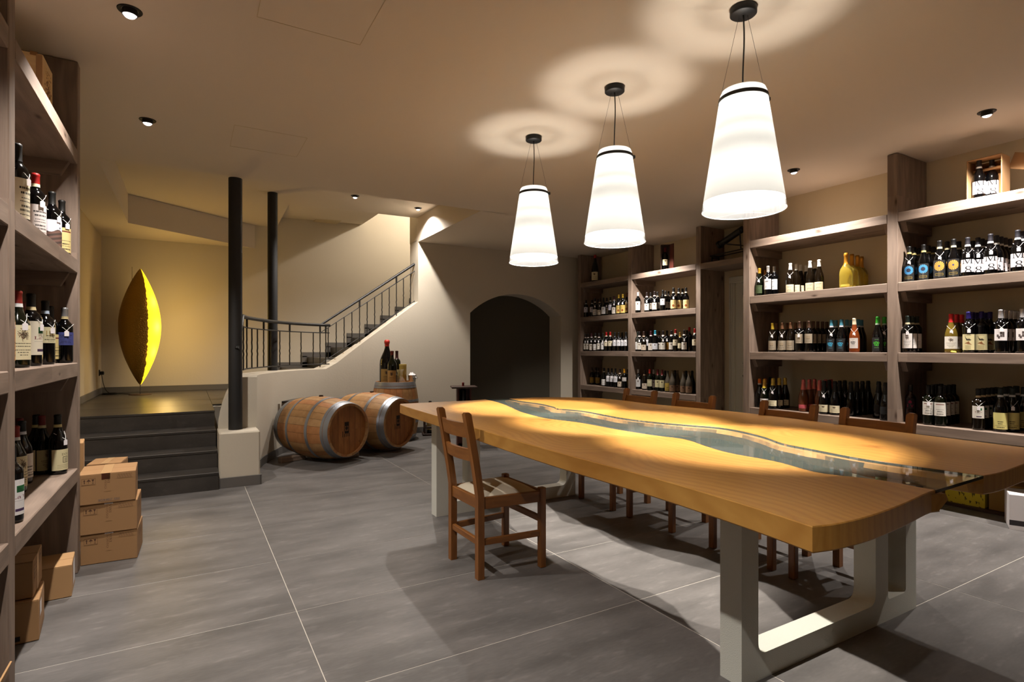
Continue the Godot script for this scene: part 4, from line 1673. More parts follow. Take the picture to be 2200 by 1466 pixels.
func barrel(label: String) -> Node3D:
	var b := thing("wine_barrel", label, "barrel", Vector3.ZERO, 0.0, "oak wine barrels")
	var n := 24
	var r := RandomNumberGenerator.new()
	r.seed = 77 + int(taken.get("wine_barrel", 0))
	var edges := [0.0]
	var acc := 0.0
	var ws := []
	for i in n:
		ws.append(r.randf_range(0.7, 1.3))
		acc += ws[i]
	var run := 0.0
	for i in n:
		run += ws[i]
		edges.append(TAU * run / acc)
	for i in n:
		var s := st0()
		var g := 0.0035
		var prof := []
		for k in 15:
			var y := 0.95 * k / 14.0
			prof.append(Vector2(barrel_r(y), y))
		lathe(s, prof, 3, Transform3D(), edges[i] + g, edges[i + 1] - g, Vector2(0.22, 1.0))
		# inner side and ends of the stave
		var inner := [Vector2(0.95 * 0 + barrel_r(0.0), 0.0), Vector2(barrel_r(0.0) - 0.026, 0.0), Vector2(barrel_r(0.05) - 0.026, 0.05)]
		lathe(s, inner, 2, Transform3D(), edges[i] + g, edges[i + 1] - g, Vector2(0.2, 0.1), true)
		inner = [Vector2(barrel_r(0.90) - 0.026, 0.90), Vector2(barrel_r(0.95) - 0.026, 0.95), Vector2(barrel_r(0.95), 0.95)]
		lathe(s, inner, 2, Transform3D(), edges[i] + g, edges[i + 1] - g, Vector2(0.2, 0.1), true)
		obj("stave", s, [M.stave, M.stave2, M.stave3][r.randi() % 3], b)
	# dark seam behind the staves
	var core := st0()
	var cp := []
	for k in 11:
		var y := 0.02 + 0.91 * k / 10.0
		cp.append(Vector2(barrel_r(y) - 0.003, y))
	lathe(core, cp, 36)
	obj("seam", core, M.dark_wood, b)
	for q in [[0.002, 0.062], [0.068, 0.100], [0.285, 0.325], [0.625, 0.665], [0.85, 0.882], [0.888, 0.948]]:
		var s := st0()
		var prof := []
		prof.append(Vector2(barrel_r(q[0]) - 0.001, q[0]))
		for k in 4:
			var y: float = lerpf(q[0], q[1], k / 3.0)
			prof.append(Vector2(barrel_r(y) + 0.0035, y))
		prof.append(Vector2(barrel_r(q[1]) - 0.001, q[1]))
		lathe(s, prof, 48)
		for a in [0.5, 0.58]:
			for yy in [0.3, 0.7]:
				var ry: float = lerpf(q[0], q[1], yy)
				var d := Vector3(sin(a), 0, cos(a))
				lathe(s, [Vector2(0.006, 0), Vector2(0.004, 0.004), Vector2(0, 0.005)], 8, Transform3D(Basis(Vector3(0, 1, 0).cross(d).normalized(), PI / 2), d * (barrel_r(ry) + 0.003) + Vector3(0, ry, 0)))
		obj("hoop", s, M.hoop, b)
	# heads made of boards
	for e in [0, 1]:
		var y: float = 0.036 if e == 0 else 0.914
		var rad: float = barrel_r(y) - 0.024
		var nb := 7
		for i in nb:
			var x0 := -rad + 2 * rad * i / nb + 0.0015
			var x1 := -rad + 2 * rad * (i + 1) / nb - 0.0015
			var s := st0()
			var steps := 6
			var ny := Vector3(0, -1 if e == 0 else 1, 0)
			for k in steps:
				var a: float = lerpf(x0, x1, k / float(steps))
				var c: float = lerpf(x0, x1, (k + 1) / float(steps))
				var za := sqrt(maxf(0.0, rad * rad - a * a))
				var zc := sqrt(maxf(0.0, rad * rad - c * c))
				quad(s, Vector3(a, y, -za), Vector3(c, y, -zc), Vector3(c, y, zc), Vector3(a, y, za), ny, Vector2(-za * 1.5, a * 2), Vector2(-zc * 1.5, c * 2), Vector2(zc * 1.5, c * 2), Vector2(za * 1.5, a * 2))
			obj("head_board", s, M.head, b)
	var sm := st0()
	lathe(sm, [Vector2(0, 0.040), Vector2(barrel_r(0.04) - 0.02, 0.040)], 32, Transform3D(), 0, TAU, Vector2.ONE, true)
	obj("head_seam", sm, M.dark_wood, b)
	sm = st0()
	lathe(sm, [Vector2(0, 0.910), Vector2(barrel_r(0.91) - 0.02, 0.910)], 32)
	obj("head_seam", sm, M.dark_wood, b)
	# burnt brand on the front head: a block with a gabled doorway over short bars
	var s2 := st0()
	var yb := 0.0352
	var mark := func(x0: float, z0: float, x1: float, z1: float) -> void:
		quad(s2, Vector3(x0, yb, z0), Vector3(x1, yb, z0), Vector3(x1, yb, z1), Vector3(x0, yb, z1), Vector3(0, -1, 0))
	mark.call(-0.032, 0.045, 0.032, 0.092)
	mark.call(-0.032, -0.035, -0.022, 0.045)
	mark.call(0.022, -0.035, 0.032, 0.045)
	for q in [Vector3(-0.022, 0.042, 0.062), Vector3(0.0, 0.066, 0.086)]:
		pass
	tri(s2, Vector3(-0.020, yb, 0.022), Vector3(0.0, yb, 0.052), Vector3(0.020, yb, 0.022), Vector3(0, -1, 0), Vector3(0, -1, 0), Vector3(0, -1, 0))
	tri(s2, Vector3(-0.020, yb, 0.022), Vector3(0.0, yb, -0.014), Vector3(0.020, yb, 0.022), Vector3(0, -1, 0), Vector3(0, -1, 0), Vector3(0, -1, 0))
	mark.call(-0.026, -0.040, 0.028, -0.012)
	for q in [-0.064, -0.037, -0.012, 0.012, 0.034]:
		mark.call(q, -0.078, q + 0.009, -0.040 if q > -0.05 else -0.012)
	obj("brand_mark", s2, M.brand, b)
	# bung
	s2 = st0()
	lathe(s2, [Vector2(0, 0.018), Vector2(0.022, 0.016), Vector2(0.026, 0.0), Vector2(0.026, -0.01)], 14, Transform3D(Basis(Vector3(1, 0, 0), PI / 2), Vector3(0, 0.475, 0.365)))
	obj("bung", s2, M.dark_wood, b)
	return b


# =====================================================================  the golden lamp
func leaf_lamp() -> void:
	var at := Vector3(-0.58, 0.652, -9.5)
	var l := thing("leaf_lamp", "tall golden spindle floor lamp with a glowing torn slit on the landing", "floor lamp", at)
	var y0 := 0.135
	var hgt := 1.66
	var rad := func(f: float) -> float: return 0.252 * pow(maxf(0.0, sin(PI * clampf(f, 0, 1))), 0.82) * (0.97 + 0.06 * sin(f * 3.0))
	# outer shell from the torn edge round the back
	var n := 60
	var s := st0()
	var ns := noise(5, 1.0, 3)
	var seg := 40
	for i in n:
		for k in seg:
			var ps := []
			var nn := []
			for q in [[i, k], [i, k + 1], [i + 1, k + 1], [i + 1, k]]:
				var f: float = q[0] / float(n)
				var wob := ns.get_noise_2d(f * 34.0, 1.0) * 0.10 + ns.get_noise_2d(f * 110.0, 5.0) * 0.05
				var a0 := deg_to_rad(25.0) + wob - TAU
				var a1 := deg_to_rad(-238.0) + wob * 0.4
				a0 = deg_to_rad(24.0) + wob + (1.0 - sin(PI * f)) * 0.15
				a1 = deg_to_rad(122.0) - wob - TAU
				var a: float = lerpf(a0, a1, q[1] / float(seg))
				var r: float = rad.call(f) * (1.0 + 0.012 * ns.get_noise_2d(f * 8.0, a * 2.0))
				ps.append(Vector3(sin(a) * r, y0 + hgt * f, cos(a) * r))
				var dr: float = (rad.call(minf(f + 0.01, 1.0)) - rad.call(maxf(f - 0.01, 0.0))) / (0.02 * hgt)
				nn.append(Vector3(sin(a), -clampf(dr, -2, 2), cos(a)).normalized())
			quad4(s, ps, nn, [Vector2.ZERO, Vector2.ZERO, Vector2.ZERO, Vector2.ZERO])
	obj("gilded_shell", s, M.gold, l)
	# glowing inside seen through the slit
	s = st0()
	var prof := []
	for i in n + 1:
		var f := i / float(n)
		prof.append(Vector2(rad.call(f) * 0.965, y0 + hgt * f))
	lathe(s, prof, 20, Transform3D(), deg_to_rad(5), deg_to_rad(140))
	obj("glow_liner", s, M.gold_glow, l)
	s = st0()
	tube(s, [Vector3(0, 0, 0), Vector3(0, y0 + 0.02, 0)], 0.006, 8)
	tube(s, [Vector3(-0.10, y0 + hgt * 0.9, -0.05), Vector3(-0.10, y0 + hgt + 0.02, -0.05)], 0.003, 6)
	obj("stem", s, M.steel, l)
	s = st0()
	lathe(s, [Vector2(0, 0.012), Vector2(0.13, 0.011), Vector2(0.14, 0.004), Vector2(0.14, 0)], 32)
	obj("foot", s, M.dark_wood, l)
	for q in [[0.25, 1.0], [0.5, 1.5], [0.75, 1.0]]:
		var o := OmniLight3D.new()
		o.name = "glow"
		var a := deg_to_rad(75.0)
		var r: float = rad.call(q[0]) + 0.14
		o.position = Vector3(sin(a) * r, y0 + hgt * q[0], cos(a) * r)
		o.light_color = Color(1.0, 0.83, 0.50)
		o.light_energy = 0.15 * q[1]
		o.light_size = 0.08
		o.omni_range = 12.0
		o.omni_attenuation = 2.0
		o.shadow_enabled = true
		l.add_child(o, true)
	# cable and socket on the left wall
	s = st0()
	var c := []
	for i in 25:
		var f := i / 24.0
		c.append(Vector3(lerpf(-1.07, -0.60, f), 0.661 + (0.27 * pow(1 - f, 12)), -lerpf(9.92, 9.52, f) + 0.05 * sin(f * 9.0)))
	tube(s, c, 0.005, 6)
	for i in 2:
		var loop := []
		for k in 17:
			var a := TAU * k / 16.0
			loop.append(Vector3(-0.97 + 0.085 * cos(a) + i * 0.01, 0.660 + i * 0.009, -9.80 + 0.085 * sin(a)))
		tube(s, loop, 0.005, 6)
	var cb := obj("lamp_cable", s, M.black)
	tag(cb, "black cable coiled on the landing between wall socket and golden lamp", "cable")
	var so := thing("wall_socket", "black plug in the wall socket left of the golden lamp", "socket", Vector3(-1.1, 0.96, -9.92))
	s = st0()
	box(s, Vector3(0.006, 0, 0), Vector3(0.012, 0.085, 0.085), 0.003)
	obj("plate", s, M.black, so)
	s = st0()
	box(s, Vector3(0.035, -0.005, 0), Vector3(0.05, 0.05, 0.045), 0.008)
	obj("plug", s, M.black, so)


# =====================================================================  cartons
# a closed carton: body, a flap seam with tape on top, printed marks as thin ink on its faces
func carton(label: String, at: Vector3, size: Vector3, turn: float, m: Material, marks := []) -> Node3D:
	var c := thing("carton", label, "carton", at, turn, "cardboard cartons")
	var s := st0()
	box(s, Vector3(0, size.y / 2, 0), size - Vector3(0, 0.003, 0), 0.003)
	obj("body", s, m, c)
	s = st0()
	for sg in [-1.0, 1.0]:
		box(s, Vector3(0, size.y - 0.001, sg * (size.z / 4 + 0.0008)), Vector3(size.x - 0.002, 0.003, size.z / 2 - 0.003), 0.0008)
	obj("flap", s, m, c)
	for k in marks:
		# [part, face, u0, u1, v0, v1, material]; face f = front (+z), r = right (+x), t = top, l = left
		var st := st0()
		var e := 0.0012
		var u0: float = (k[2] - 0.5)
		var u1: float = (k[3] - 0.5)
		if k[1] == "f":
			quad(st, Vector3(u0 * size.x, k[4] * size.y, size.z / 2 + e), Vector3(u1 * size.x, k[4] * size.y, size.z / 2 + e), Vector3(u1 * size.x, k[5] * size.y, size.z / 2 + e), Vector3(u0 * size.x, k[5] * size.y, size.z / 2 + e), Vector3(0, 0, 1), Vector2(0, 1), Vector2(1, 1), Vector2(1, 0), Vector2(0, 0))
		elif k[1] == "r":
			quad(st, Vector3(size.x / 2 + e, k[4] * size.y, -u0 * size.z), Vector3(size.x / 2 + e, k[4] * size.y, -u1 * size.z), Vector3(size.x / 2 + e, k[5] * size.y, -u1 * size.z), Vector3(size.x / 2 + e, k[5] * size.y, -u0 * size.z), Vector3(1, 0, 0), Vector2(0, 1), Vector2(1, 1), Vector2(1, 0), Vector2(0, 0))
		elif k[1] == "l":
			quad(st, Vector3(-size.x / 2 - e, k[4] * size.y, u0 * size.z), Vector3(-size.x / 2 - e, k[4] * size.y, u1 * size.z), Vector3(-size.x / 2 - e, k[5] * size.y, u1 * size.z), Vector3(-size.x / 2 - e, k[5] * size.y, u0 * size.z), Vector3(-1, 0, 0), Vector2(0, 1), Vector2(1, 1), Vector2(1, 0), Vector2(0, 0))
		else:
			quad(st, Vector3(u0 * size.x, size.y + e, (0.5 - k[4]) * size.z), Vector3(u1 * size.x, size.y + e, (0.5 - k[4]) * size.z), Vector3(u1 * size.x, size.y + e, (0.5 - k[5]) * size.z), Vector3(u0 * size.x, size.y + e, (0.5 - k[5]) * size.z), Vector3.UP, Vector2(0, 1), Vector2(1, 1), Vector2(1, 0), Vector2(0, 0))
		obj(k[0], st, k[6], c)
	return c


func ink_material(w: int, h: int, ground: Color, draw: Callable) -> StandardMaterial3D:
	var im := Image.create(w, h, false, Image.FORMAT_RGB8)
	im.fill(ground)
	draw.call(im)
	var m := mat(Color(1, 1, 1), 0.85)
	m.albedo_texture = tex(im)
	return m


func cartons() -> void:
	var base := Color(0.60, 0.455, 0.30)
	var ink := Color(0.30, 0.19, 0.12)
	# handling marks: arrow, umbrella, glass in a frame
	var icons := ink_material(120, 56, base, func(im: Image) -> void:
		for b in [[2, 2, 116, 2], [2, 52, 116, 2], [2, 2, 2, 52], [116, 2, 2, 52]]:
			im.fill_rect(Rect2i(b[0], b[1], b[2], b[3]), ink)
		fill_tri(im, Vector2(24, 8), Vector2(14, 22), Vector2(34, 22), ink)
		im.fill_rect(Rect2i(20, 22, 8, 22), ink)
		fill_tri(im, Vector2(60, 8), Vector2(40, 26), Vector2(80, 26), ink)
		im.fill_rect(Rect2i(58, 26, 3, 18), ink)
		fill_tri(im, Vector2(84, 10), Vector2(108, 10), Vector2(96, 34), ink)
		im.fill_rect(Rect2i(94, 30, 4, 14), ink)
		im.fill_rect(Rect2i(88, 44, 16, 3), ink))
	var small := ink_material(120, 40, base, func(im: Image) -> void:
		for j in 4:
			for i in 28:
				if (i * 7 + j * 3) % 5 != 0:
					im.fill_rect(Rect2i(4 + i * 4, 4 + j * 9, 3, 4), base.lerp(ink, 0.75)))
	var blue := ink_material(200, 28, base, func(im: Image) -> void:
		letters(im, "MAISON ANSELET - ROUGE", sans, Rect2(3, 4, 194, 20), Color(0.20, 0.24, 0.32)))
	var side := ink_material(40, 120, base, func(im: Image) -> void:
		letters(im, "VINI", serif, Rect2(20, 4, 14, 60), base.lerp(ink, 0.85), 1)
		letters(im, "ROSSO", serif, Rect2(4, 10, 12, 90), base.lerp(ink, 0.7), 1))
	# the stack of three by the end of the rack
	var tops := ["upper carton of the three stacked beside the steps, brown tape on its lid", "middle carton of the three stacked beside the steps", "lowest carton of the three stacked beside the steps, on the floor"]
	for i in 3:
		var marks := [
			["handling_print", "f", 0.06, 0.30, 0.66, 0.88, icons], ["fine_print", "f", 0.66, 0.94, 0.80, 0.95, small], ["side_print", "f", 0.44, 0.56, 0.40, 0.98, side], ["side_print", "r", 0.3, 0.7, 0.6, 0.85, small],
		]
		if i == 0:
			marks.append(["blue_print", "f", 0.34, 0.72, 0.07, 0.17, blue])
			marks.append(["tape", "t", 0.38, 0.56, 0.0, 1.0, M.tape])
			marks.append(["tape", "f", 0.40, 0.55, 0.80, 1.0, M.tape_brown])
		else:
			marks.append(["tape", "f", 0.42, 0.57, 0.965, 1.0, M.paper])
		var dx: float = [-0.013, 0.0, 0.004][i]
		carton(tops[i], Vector3(-0.412 + dx, [0.366, 0.183, 0.0][i], -4.315 - 0.01 * i), Vector3(0.285, 0.182, 0.31), [0.03, -0.01, -0.03][i], M.card, marks)
	carton("carton standing on end behind the stack of three, against the rack", Vector3(-0.70, 0.0, -4.83), Vector3(0.16, 0.665, 0.22), 0.1, M.card_light, [["side_print", "f", 0.35, 0.65, 0.72, 0.95, side]])
	carton("small carton peeping out behind the stacked three, below the steps", Vector3(-0.50, 0.0, -4.98), Vector3(0.20, 0.49, 0.25), -0.1, M.card, [["tape", "t", 0.4, 0.6, 0.0, 1.0, M.tape]])
	# under the lowest shelf
	carton("carton on the floor under the rack with a white sticker on its side", Vector3(-0.745, 0.0, -3.325), Vector3(0.32, 0.182, 0.25), 0.10, M.card, [["sticker", "r", 0.13, 0.40, 0.52, 0.88, M.paper], ["fine_print", "r", 0.25, 0.95, 0.08, 0.2, small], ["ring_print", "f", 0.70, 0.80, 0.08, 0.20, M.brand]])
	carton("carton under the rack resting on the one with a white sticker", Vector3(-0.785, 0.185, -3.36), Vector3(0.36, 0.165, 0.26), 0.06, M.card, [["tape", "r", 0.38, 0.56, 0.0, 1.0, M.tape], ["fine_print", "r", 0.06, 0.34, 0.4, 0.9, small], ["handling_print", "r", 0.64, 0.94, 0.62, 0.95, icons]])
	carton("carton on the floor under the rack with a pale label, nearest the end post", Vector3(-0.695, 0.0, -3.80), Vector3(0.32, 0.168, 0.235), 0.08, M.card_light, [["sticker", "r", 0.38, 0.90, 0.18, 0.92, M.paper], ["tape", "t", 0.55, 0.8, 0.0, 1.0, M.card_light]])
	# a carton whose loose flap reaches past the front post
	var fc := carton("open carton in the nearest bay of the rack, its flap sticking out", Vector3(-0.80, 0.0, -2.30), Vector3(0.40, 0.20, 0.34), 0.0, M.card, [])
	var s := st0()
	box(s, Vector3(0.235, 0.125, -0.14), Vector3(0.006, 0.16, 0.30), 0.001, Basis(Vector3(0, 0, 1), -0.35))
	obj("flap", s, M.card_light, fc)
	# far side: the white carton with bold letters, and the yellow ones under the lowest shelf
	var white := Color(0.80, 0.78, 0.78)
	var dark := Color(0.16, 0.13, 0.14)
	var face := ink_material(256, 160, white, func(im: Image) -> void:
		im.fill_rect(Rect2i(0, 116, 256, 24), dark)
		letters(im, "A", sans, Rect2(92, 112, 52, 34), white)
		letters(im, "M", sans, Rect2(152, 112, 60, 34), white)
		letters(im, "FAM", sans, Rect2(146, 44, 90, 12), dark)
		letters(im, "ATE", sans, Rect2(130, 2, 118, 18), dark)
		for i in 20:
			im.fill_rect(Rect2i(150 + i * 5, 104, 3, 2), Color(0.55, 0.5, 0.5)))
	carton("white carton with bold black letters on the floor before the rack", Vector3(5.335, 0.0, -1.715 + 0.17), Vector3(0.26, 0.25, 0.42), -PI / 2 + 0.42 + PI / 2, mat(white, 0.85), [["bold_print", "l", 0.0, 1.0, 0.0, 1.0, face]])
	var yellow := Color(0.76, 0.68, 0.16)
	var yprint := ink_material(200, 90, yellow, func(im: Image) -> void:
		var r := RandomNumberGenerator.new()
		r.seed = 3
		for i in 60:
			var p := Vector2(r.randf() * 200, r.randf() * 90)
			fill_tri(im, p, p + Vector2(r.randf_range(4, 14), 2), p + Vector2(r.randf_range(2, 8), r.randf_range(4, 16)), Color(0.30, 0.27, 0.08))
		fill_tri(im, Vector2(110, 0), Vector2(200, 42), Vector2(200, 30), Color(0.40, 0.14, 0.07))
		fill_tri(im, Vector2(130, 0), Vector2(200, 0), Vector2(200, 30), Color(0.85, 0.83, 0.8)))
	carton("yellow printed carton under the lowest shelf, beyond the table's glass edge", Vector3(5.62, 0.023, -2.10), Vector3(0.2, 0.24, 0.27), 0.0, mat(yellow, 0.8), [["printed_face", "l", 0.0, 1.0, 0.0, 1.0, yprint]])
	carton("ochre carton under the lowest shelf, beside the white lettered carton", Vector3(5.62, 0.023, -1.80), Vector3(0.2, 0.22, 0.28), 0.0, mat(Color(0.52, 0.38, 0.14), 0.8), [["dark_strip", "l", 0.35, 0.98, 0.22, 0.33, M.brand]])
	carton("pale narrow carton under the lowest shelf, next to the yellow one", Vector3(5.62, 0.023, -2.33), Vector3(0.2, 0.22, 0.14), 0.0, M.card_light, [])


# =====================================================================  other things
func small_things() -> void:
	var s: SurfaceTool
	# pine crate on top of the rack
	var cr := thing("wine_crate", "pale pine wine crate with burnt print on the top shelf", "crate", Vector3(-0.80, 2.452, -3.675), 0.0)
	s = st0()
	box(s, Vector3(0, 0.155, 0), Vector3(0.36, 0.31, 0.225), 0.003)
	obj("body", s, M.pine, cr)
	s = st0()
	for i in 6:
		box(s, Vector3(-0.165 + i * 0.062, 0.306, 0.1135), Vector3(0.030, 0.018, 0.004), 0.0006)
	obj("finger_joint", s, M.card_in, cr)
	s = st0()
	box(s, Vector3(0.166, 0.155, 0.114), Vector3(0.024, 0.30, 0.004), 0.0008)
	obj("end_grain", s, M.card, cr)
	var pr := ink_material(64, 96, Color(0.82, 0.68, 0.46), func(im: Image) -> void:
		var r := RandomNumberGenerator.new()
		r.seed = 9
		for i in 260:
			var p := Vector2(32, 46) + Vector2(r.randfn() * 12, r.randfn() * 20)
			im.fill_rect(Rect2i(int(p.x), int(p.y), 3, 3), Color(0.42, 0.28, 0.14)))
	s = st0()
	quad(s, Vector3(0.1812, 0.03, 0.09), Vector3(0.1812, 0.03, -0.09), Vector3(0.1812, 0.27, -0.09), Vector3(0.1812, 0.27, 0.09), Vector3(1, 0, 0), Vector2(0, 1), Vector2(1, 1), Vector2(1, 0), Vector2(0, 0))
	obj("burnt_print", s, pr, cr)
	# cardboard box standing open on top of the far rack with two bottles in it
	var ob := thing("open_box", "open cardboard bottle box standing on the top shelf, lid folded back", "box", Vector3(5.33, 2.459, -1.885), 0.0)
	s = st0()
	box(s, Vector3(0.09, 0.15, 0), Vector3(0.005, 0.30, 0.215), 0.001)
	obj("back_panel", s, M.card_in, ob)
	for z in [-0.107, 0.107]:
		s = st0()
		box(s, Vector3(0.02, 0.155, z), Vector3(0.145, 0.31, 0.006), 0.001)
		obj("side_panel", s, M.card_light, ob)
	s = st0()
	box(s, Vector3(0.02, 0.311, 0), Vector3(0.145, 0.005, 0.215), 0.001)
	obj("top_panel", s, M.card, ob)
	s = st0()
	box(s, Vector3(0.02, 0.0025, 0), Vector3(0.145, 0.005, 0.215), 0.001)
	obj("bottom_panel", s, M.card, ob)
	s = st0()
	box(s, Vector3(0.055, 0.235, 0), Vector3(0.05, 0.018, 0.20), 0.001)
	obj("divider", s, M.card_in, ob)
	s = st0()
	box(s, Vector3(0.10, 0.245, 0.215), Vector3(0.005, 0.12, 0.21), 0.001, Basis(Vector3(1, 0, 0), 0.35))
	obj("lid_flap", s, M.card, ob)
	# red gift case with a bottle
	var gc := thing("gift_case", "dark red upright wooden gift case with open lid on the top shelf", "case", Vector3(6.13, 2.466, -6.03), -0.7)
	s = st0()
	box(s, Vector3(0, 0.19, -0.045), Vector3(0.12, 0.38, 0.008), 0.001)
	for sg in [-1.0, 1.0]:
		box(s, Vector3(sg * 0.058, 0.19, 0), Vector3(0.008, 0.38, 0.09), 0.001)
	box(s, Vector3(0, 0.376, 0), Vector3(0.12, 0.008, 0.09), 0.001)
	box(s, Vector3(0, 0.004, 0), Vector3(0.12, 0.008, 0.09), 0.001)
	obj("case_body", s, M.dark_wood, gc)
	s = st0()
	box(s, Vector3(0.088, 0.19, 0.075), Vector3(0.012, 0.38, 0.10), 0.001, Basis(Vector3.UP, 0.5))
	obj("case_lid", s, M.red_wood, gc)
	# dark machine over the door: a tilted barrel on an iron frame
	var mc := thing("bottle_cradle", "black iron cradle with a tilted tube on the shelf over the door", "cradle", Vector3(6.22, 2.461, -4.95))
	s = st0()
	tube(s, [Vector3(0, 0.255, -0.16), Vector3(0.0, 0.40, 0.20)], 0.042, 14)
	tube(s, [Vector3(0, 0.245, -0.185), Vector3(0, 0.258, -0.155)], 0.052, 14)
	obj("tube", s, M.black, mc)
	s = st0()
	for x in [-0.07, 0.07]:
		tube(s, [Vector3(x, 0.105, -0.27), Vector3(x, 0.125, 0.28)], 0.008, 6)
		tube(s, [Vector3(x, 0.0, -0.24), Vector3(x, 0.105, -0.24)], 0.009, 6)
		tube(s, [Vector3(x, 0.0, 0.26), Vector3(x, 0.125, 0.26)], 0.009, 6)
		tube(s, [Vector3(x, 0.125, 0.22), Vector3(x, 0.40, 0.20)], 0.009, 6)
		tube(s, [Vector3(x, 0.18, 0.21), Vector3(x, 0.25, -0.10)], 0.007, 6)
	tube(s, [Vector3(-0.07, 0.105, -0.25), Vector3(0.07, 0.105, -0.25)], 0.008, 6)
	tube(s, [Vector3(-0.07, 0.40, 0.20), Vector3(0.07, 0.40, 0.20)], 0.008, 6)
	tube(s, [Vector3(0, 0.07, -0.36), Vector3(0, 0.085, -0.24)], 0.006, 6)
	tube(s, [Vector3(-0.07, 0.08, -0.24), Vector3(0.07, 0.08, -0.24)], 0.006, 6)
	obj("frame", s, M.iron, mc)
	# plinth with a dark tray, by the niche
	var pl := thing("display_plinth", "reddish wooden plinth with a square dark top before the arched niche", "plinth", Vector3(3.22, 0, -6.84), -0.35)
	s = st0()
	box(s, Vector3(0, 0.79, 0), Vector3(0.34, 0.022, 0.34), 0.003)
	obj("top", s, M.dark_wood, pl)
	s = st0()
	for sg in [-1.0, 1.0]:
		box(s, Vector3(sg * 0.085, 0.39, 0), Vector3(0.02, 0.778, 0.18), 0.002)
	box(s, Vector3(0, 0.39, -0.08), Vector3(0.16, 0.778, 0.02), 0.002)
	box(s, Vector3(0, 0.30, 0.08), Vector3(0.16, 0.50, 0.015), 0.002)
	obj("column", s, M.red_wood, pl)
	# a big bottle in a wooden stand beside the standing barrel
	var bs := thing("bottle_stand", "dark wooden stand holding a large bottle, on the floor beside the barrel", "stand", Vector3(3.19, 0, -7.97), -0.3)
	s = st0()
	box(s, Vector3(0, 0.015, 0), Vector3(0.24, 0.03, 0.24), 0.004)
	obj("base", s, M.dark_wood, bs)
	s = st0()
	for sg in [-1.0, 1.0]:
		for sz in [-1.0, 1.0]:
			box(s, Vector3(sg * 0.085, 0.20, sz * 0.085), Vector3(0.025, 0.36, 0.025), 0.003)
	for y in [0.12, 0.37]:
		for sg in [-1.0, 1.0]:
			box(s, Vector3(sg * 0.085, y, 0), Vector3(0.022, 0.03, 0.17), 0.003)
			box(s, Vector3(0, y, sg * 0.085), Vector3(0.17, 0.03, 0.022), 0.003)
	obj("frame", s, M.dark_wood, bs)
	# on the standing barrel
	var top := 0.836
	var cy := thing("tube_box", "straw coloured cylindrical bottle tube on the standing barrel", "tube", Vector3(2.71, top - 0.03, -7.83))
	s = st0()
	lathe(s, [Vector2(0, 0), Vector2(0.052, 0), Vector2(0.053, 0.002), Vector2(0.053, 0.27), Vector2(0.05, 0.272), Vector2(0, 0.272)], 28)
	obj("tube", s, mat(Color(0.66, 0.56, 0.26), 0.6), cy)
	s = st0()
	lathe(s, [Vector2(0.0536, 0.25), Vector2(0.0545, 0.25), Vector2(0.0545, 0.275), Vector2(0, 0.2755)], 28)
	obj("lid", s, mat(Color(0.70, 0.60, 0.30), 0.55), cy)
	var bk := thing("ice_bucket", "small steel bucket with crumpled white napkin on the standing barrel", "bucket", Vector3(2.82, top - 0.03, -7.74))
	s = st0()
	lathe(s, [Vector2(0, 0), Vector2(0.043, 0), Vector2(0.046, 0.004), Vector2(0.060, 0.115), Vector2(0.063, 0.118), Vector2(0.058, 0.117), Vector2(0.044, 0.01), Vector2(0, 0.01)], 28)
	obj("pail", s, M.steel, bk)
	s = st0()
	var nz := noise(81, 1.0, 2)
	var nap := func(i: int, j: int) -> Vector3:
		var a := TAU * i / 18.0
		var f := j / 6.0
		var h := 0.075 + 0.07 * (1.0 - f * f) + 0.030 * nz.get_noise_2d(cos(a) * 2.0 + f * 2, sin(a) * 2.0) * (1.0 if f < 0.99 else 1.6)
		var r := 0.064 * f * (1.0 + 0.18 * nz.get_noise_2d(cos(a) * 3.0, sin(a) * 3.0 + 4.0))
		return Vector3(cos(a) * r + 0.008 * f, h + (0.02 if cos(a) < 0 else -0.005) * f, sin(a) * r)
	for i in 18:
		for j in 6:
			var ps := [nap.call(i, j), nap.call((i + 1) % 18, j), nap.call((i + 1) % 18, j + 1), nap.call(i, j + 1)]
			var nn: Vector3 = (ps[2] - ps[0]).cross(ps[3] - ps[1])
			if nn.length() < 1e-10:
				continue
			nn = nn.normalized()
			if nn.y < 0:
				nn = -nn
			quad(s, ps[0], ps[1], ps[2], ps[3], nn)
	obj("napkin", s, mat(Color(0.93, 0.92, 0.92), 0.9), bk)
	var dc := thing("decanter", "clear glass decanter with a flared mouth on the standing barrel", "decanter", Vector3(2.635, top - 0.03, -7.68))
	s = st0()
	lathe(s, [Vector2(0, 0.001), Vector2(0.035, 0.001), Vector2(0.058, 0.018), Vector2(0.062, 0.032), Vector2(0.050, 0.055), Vector2(0.022, 0.095), Vector2(0.015, 0.13), Vector2(0.020, 0.17), Vector2(0.036, 0.205)], 24)
	obj("glass_body", s, M.clear_glass, dc)
	# scraps on the shelf edges
	s = st0()
	box(s, Vector3.ZERO, Vector3(0.03, 0.012, 0.035), 0.005, Basis(Vector3(0.3, 1, 0.2).normalized(), 0.6))
	var wr := obj("foil_scrap", s, mat(Color(0.86, 0.80, 0.25), 0.5))
	wr.position = Vector3(5.225, 1.279, -2.06)
	tag(wr, "crumpled yellow wrapper lying before the red capped bottles", "wrapper")


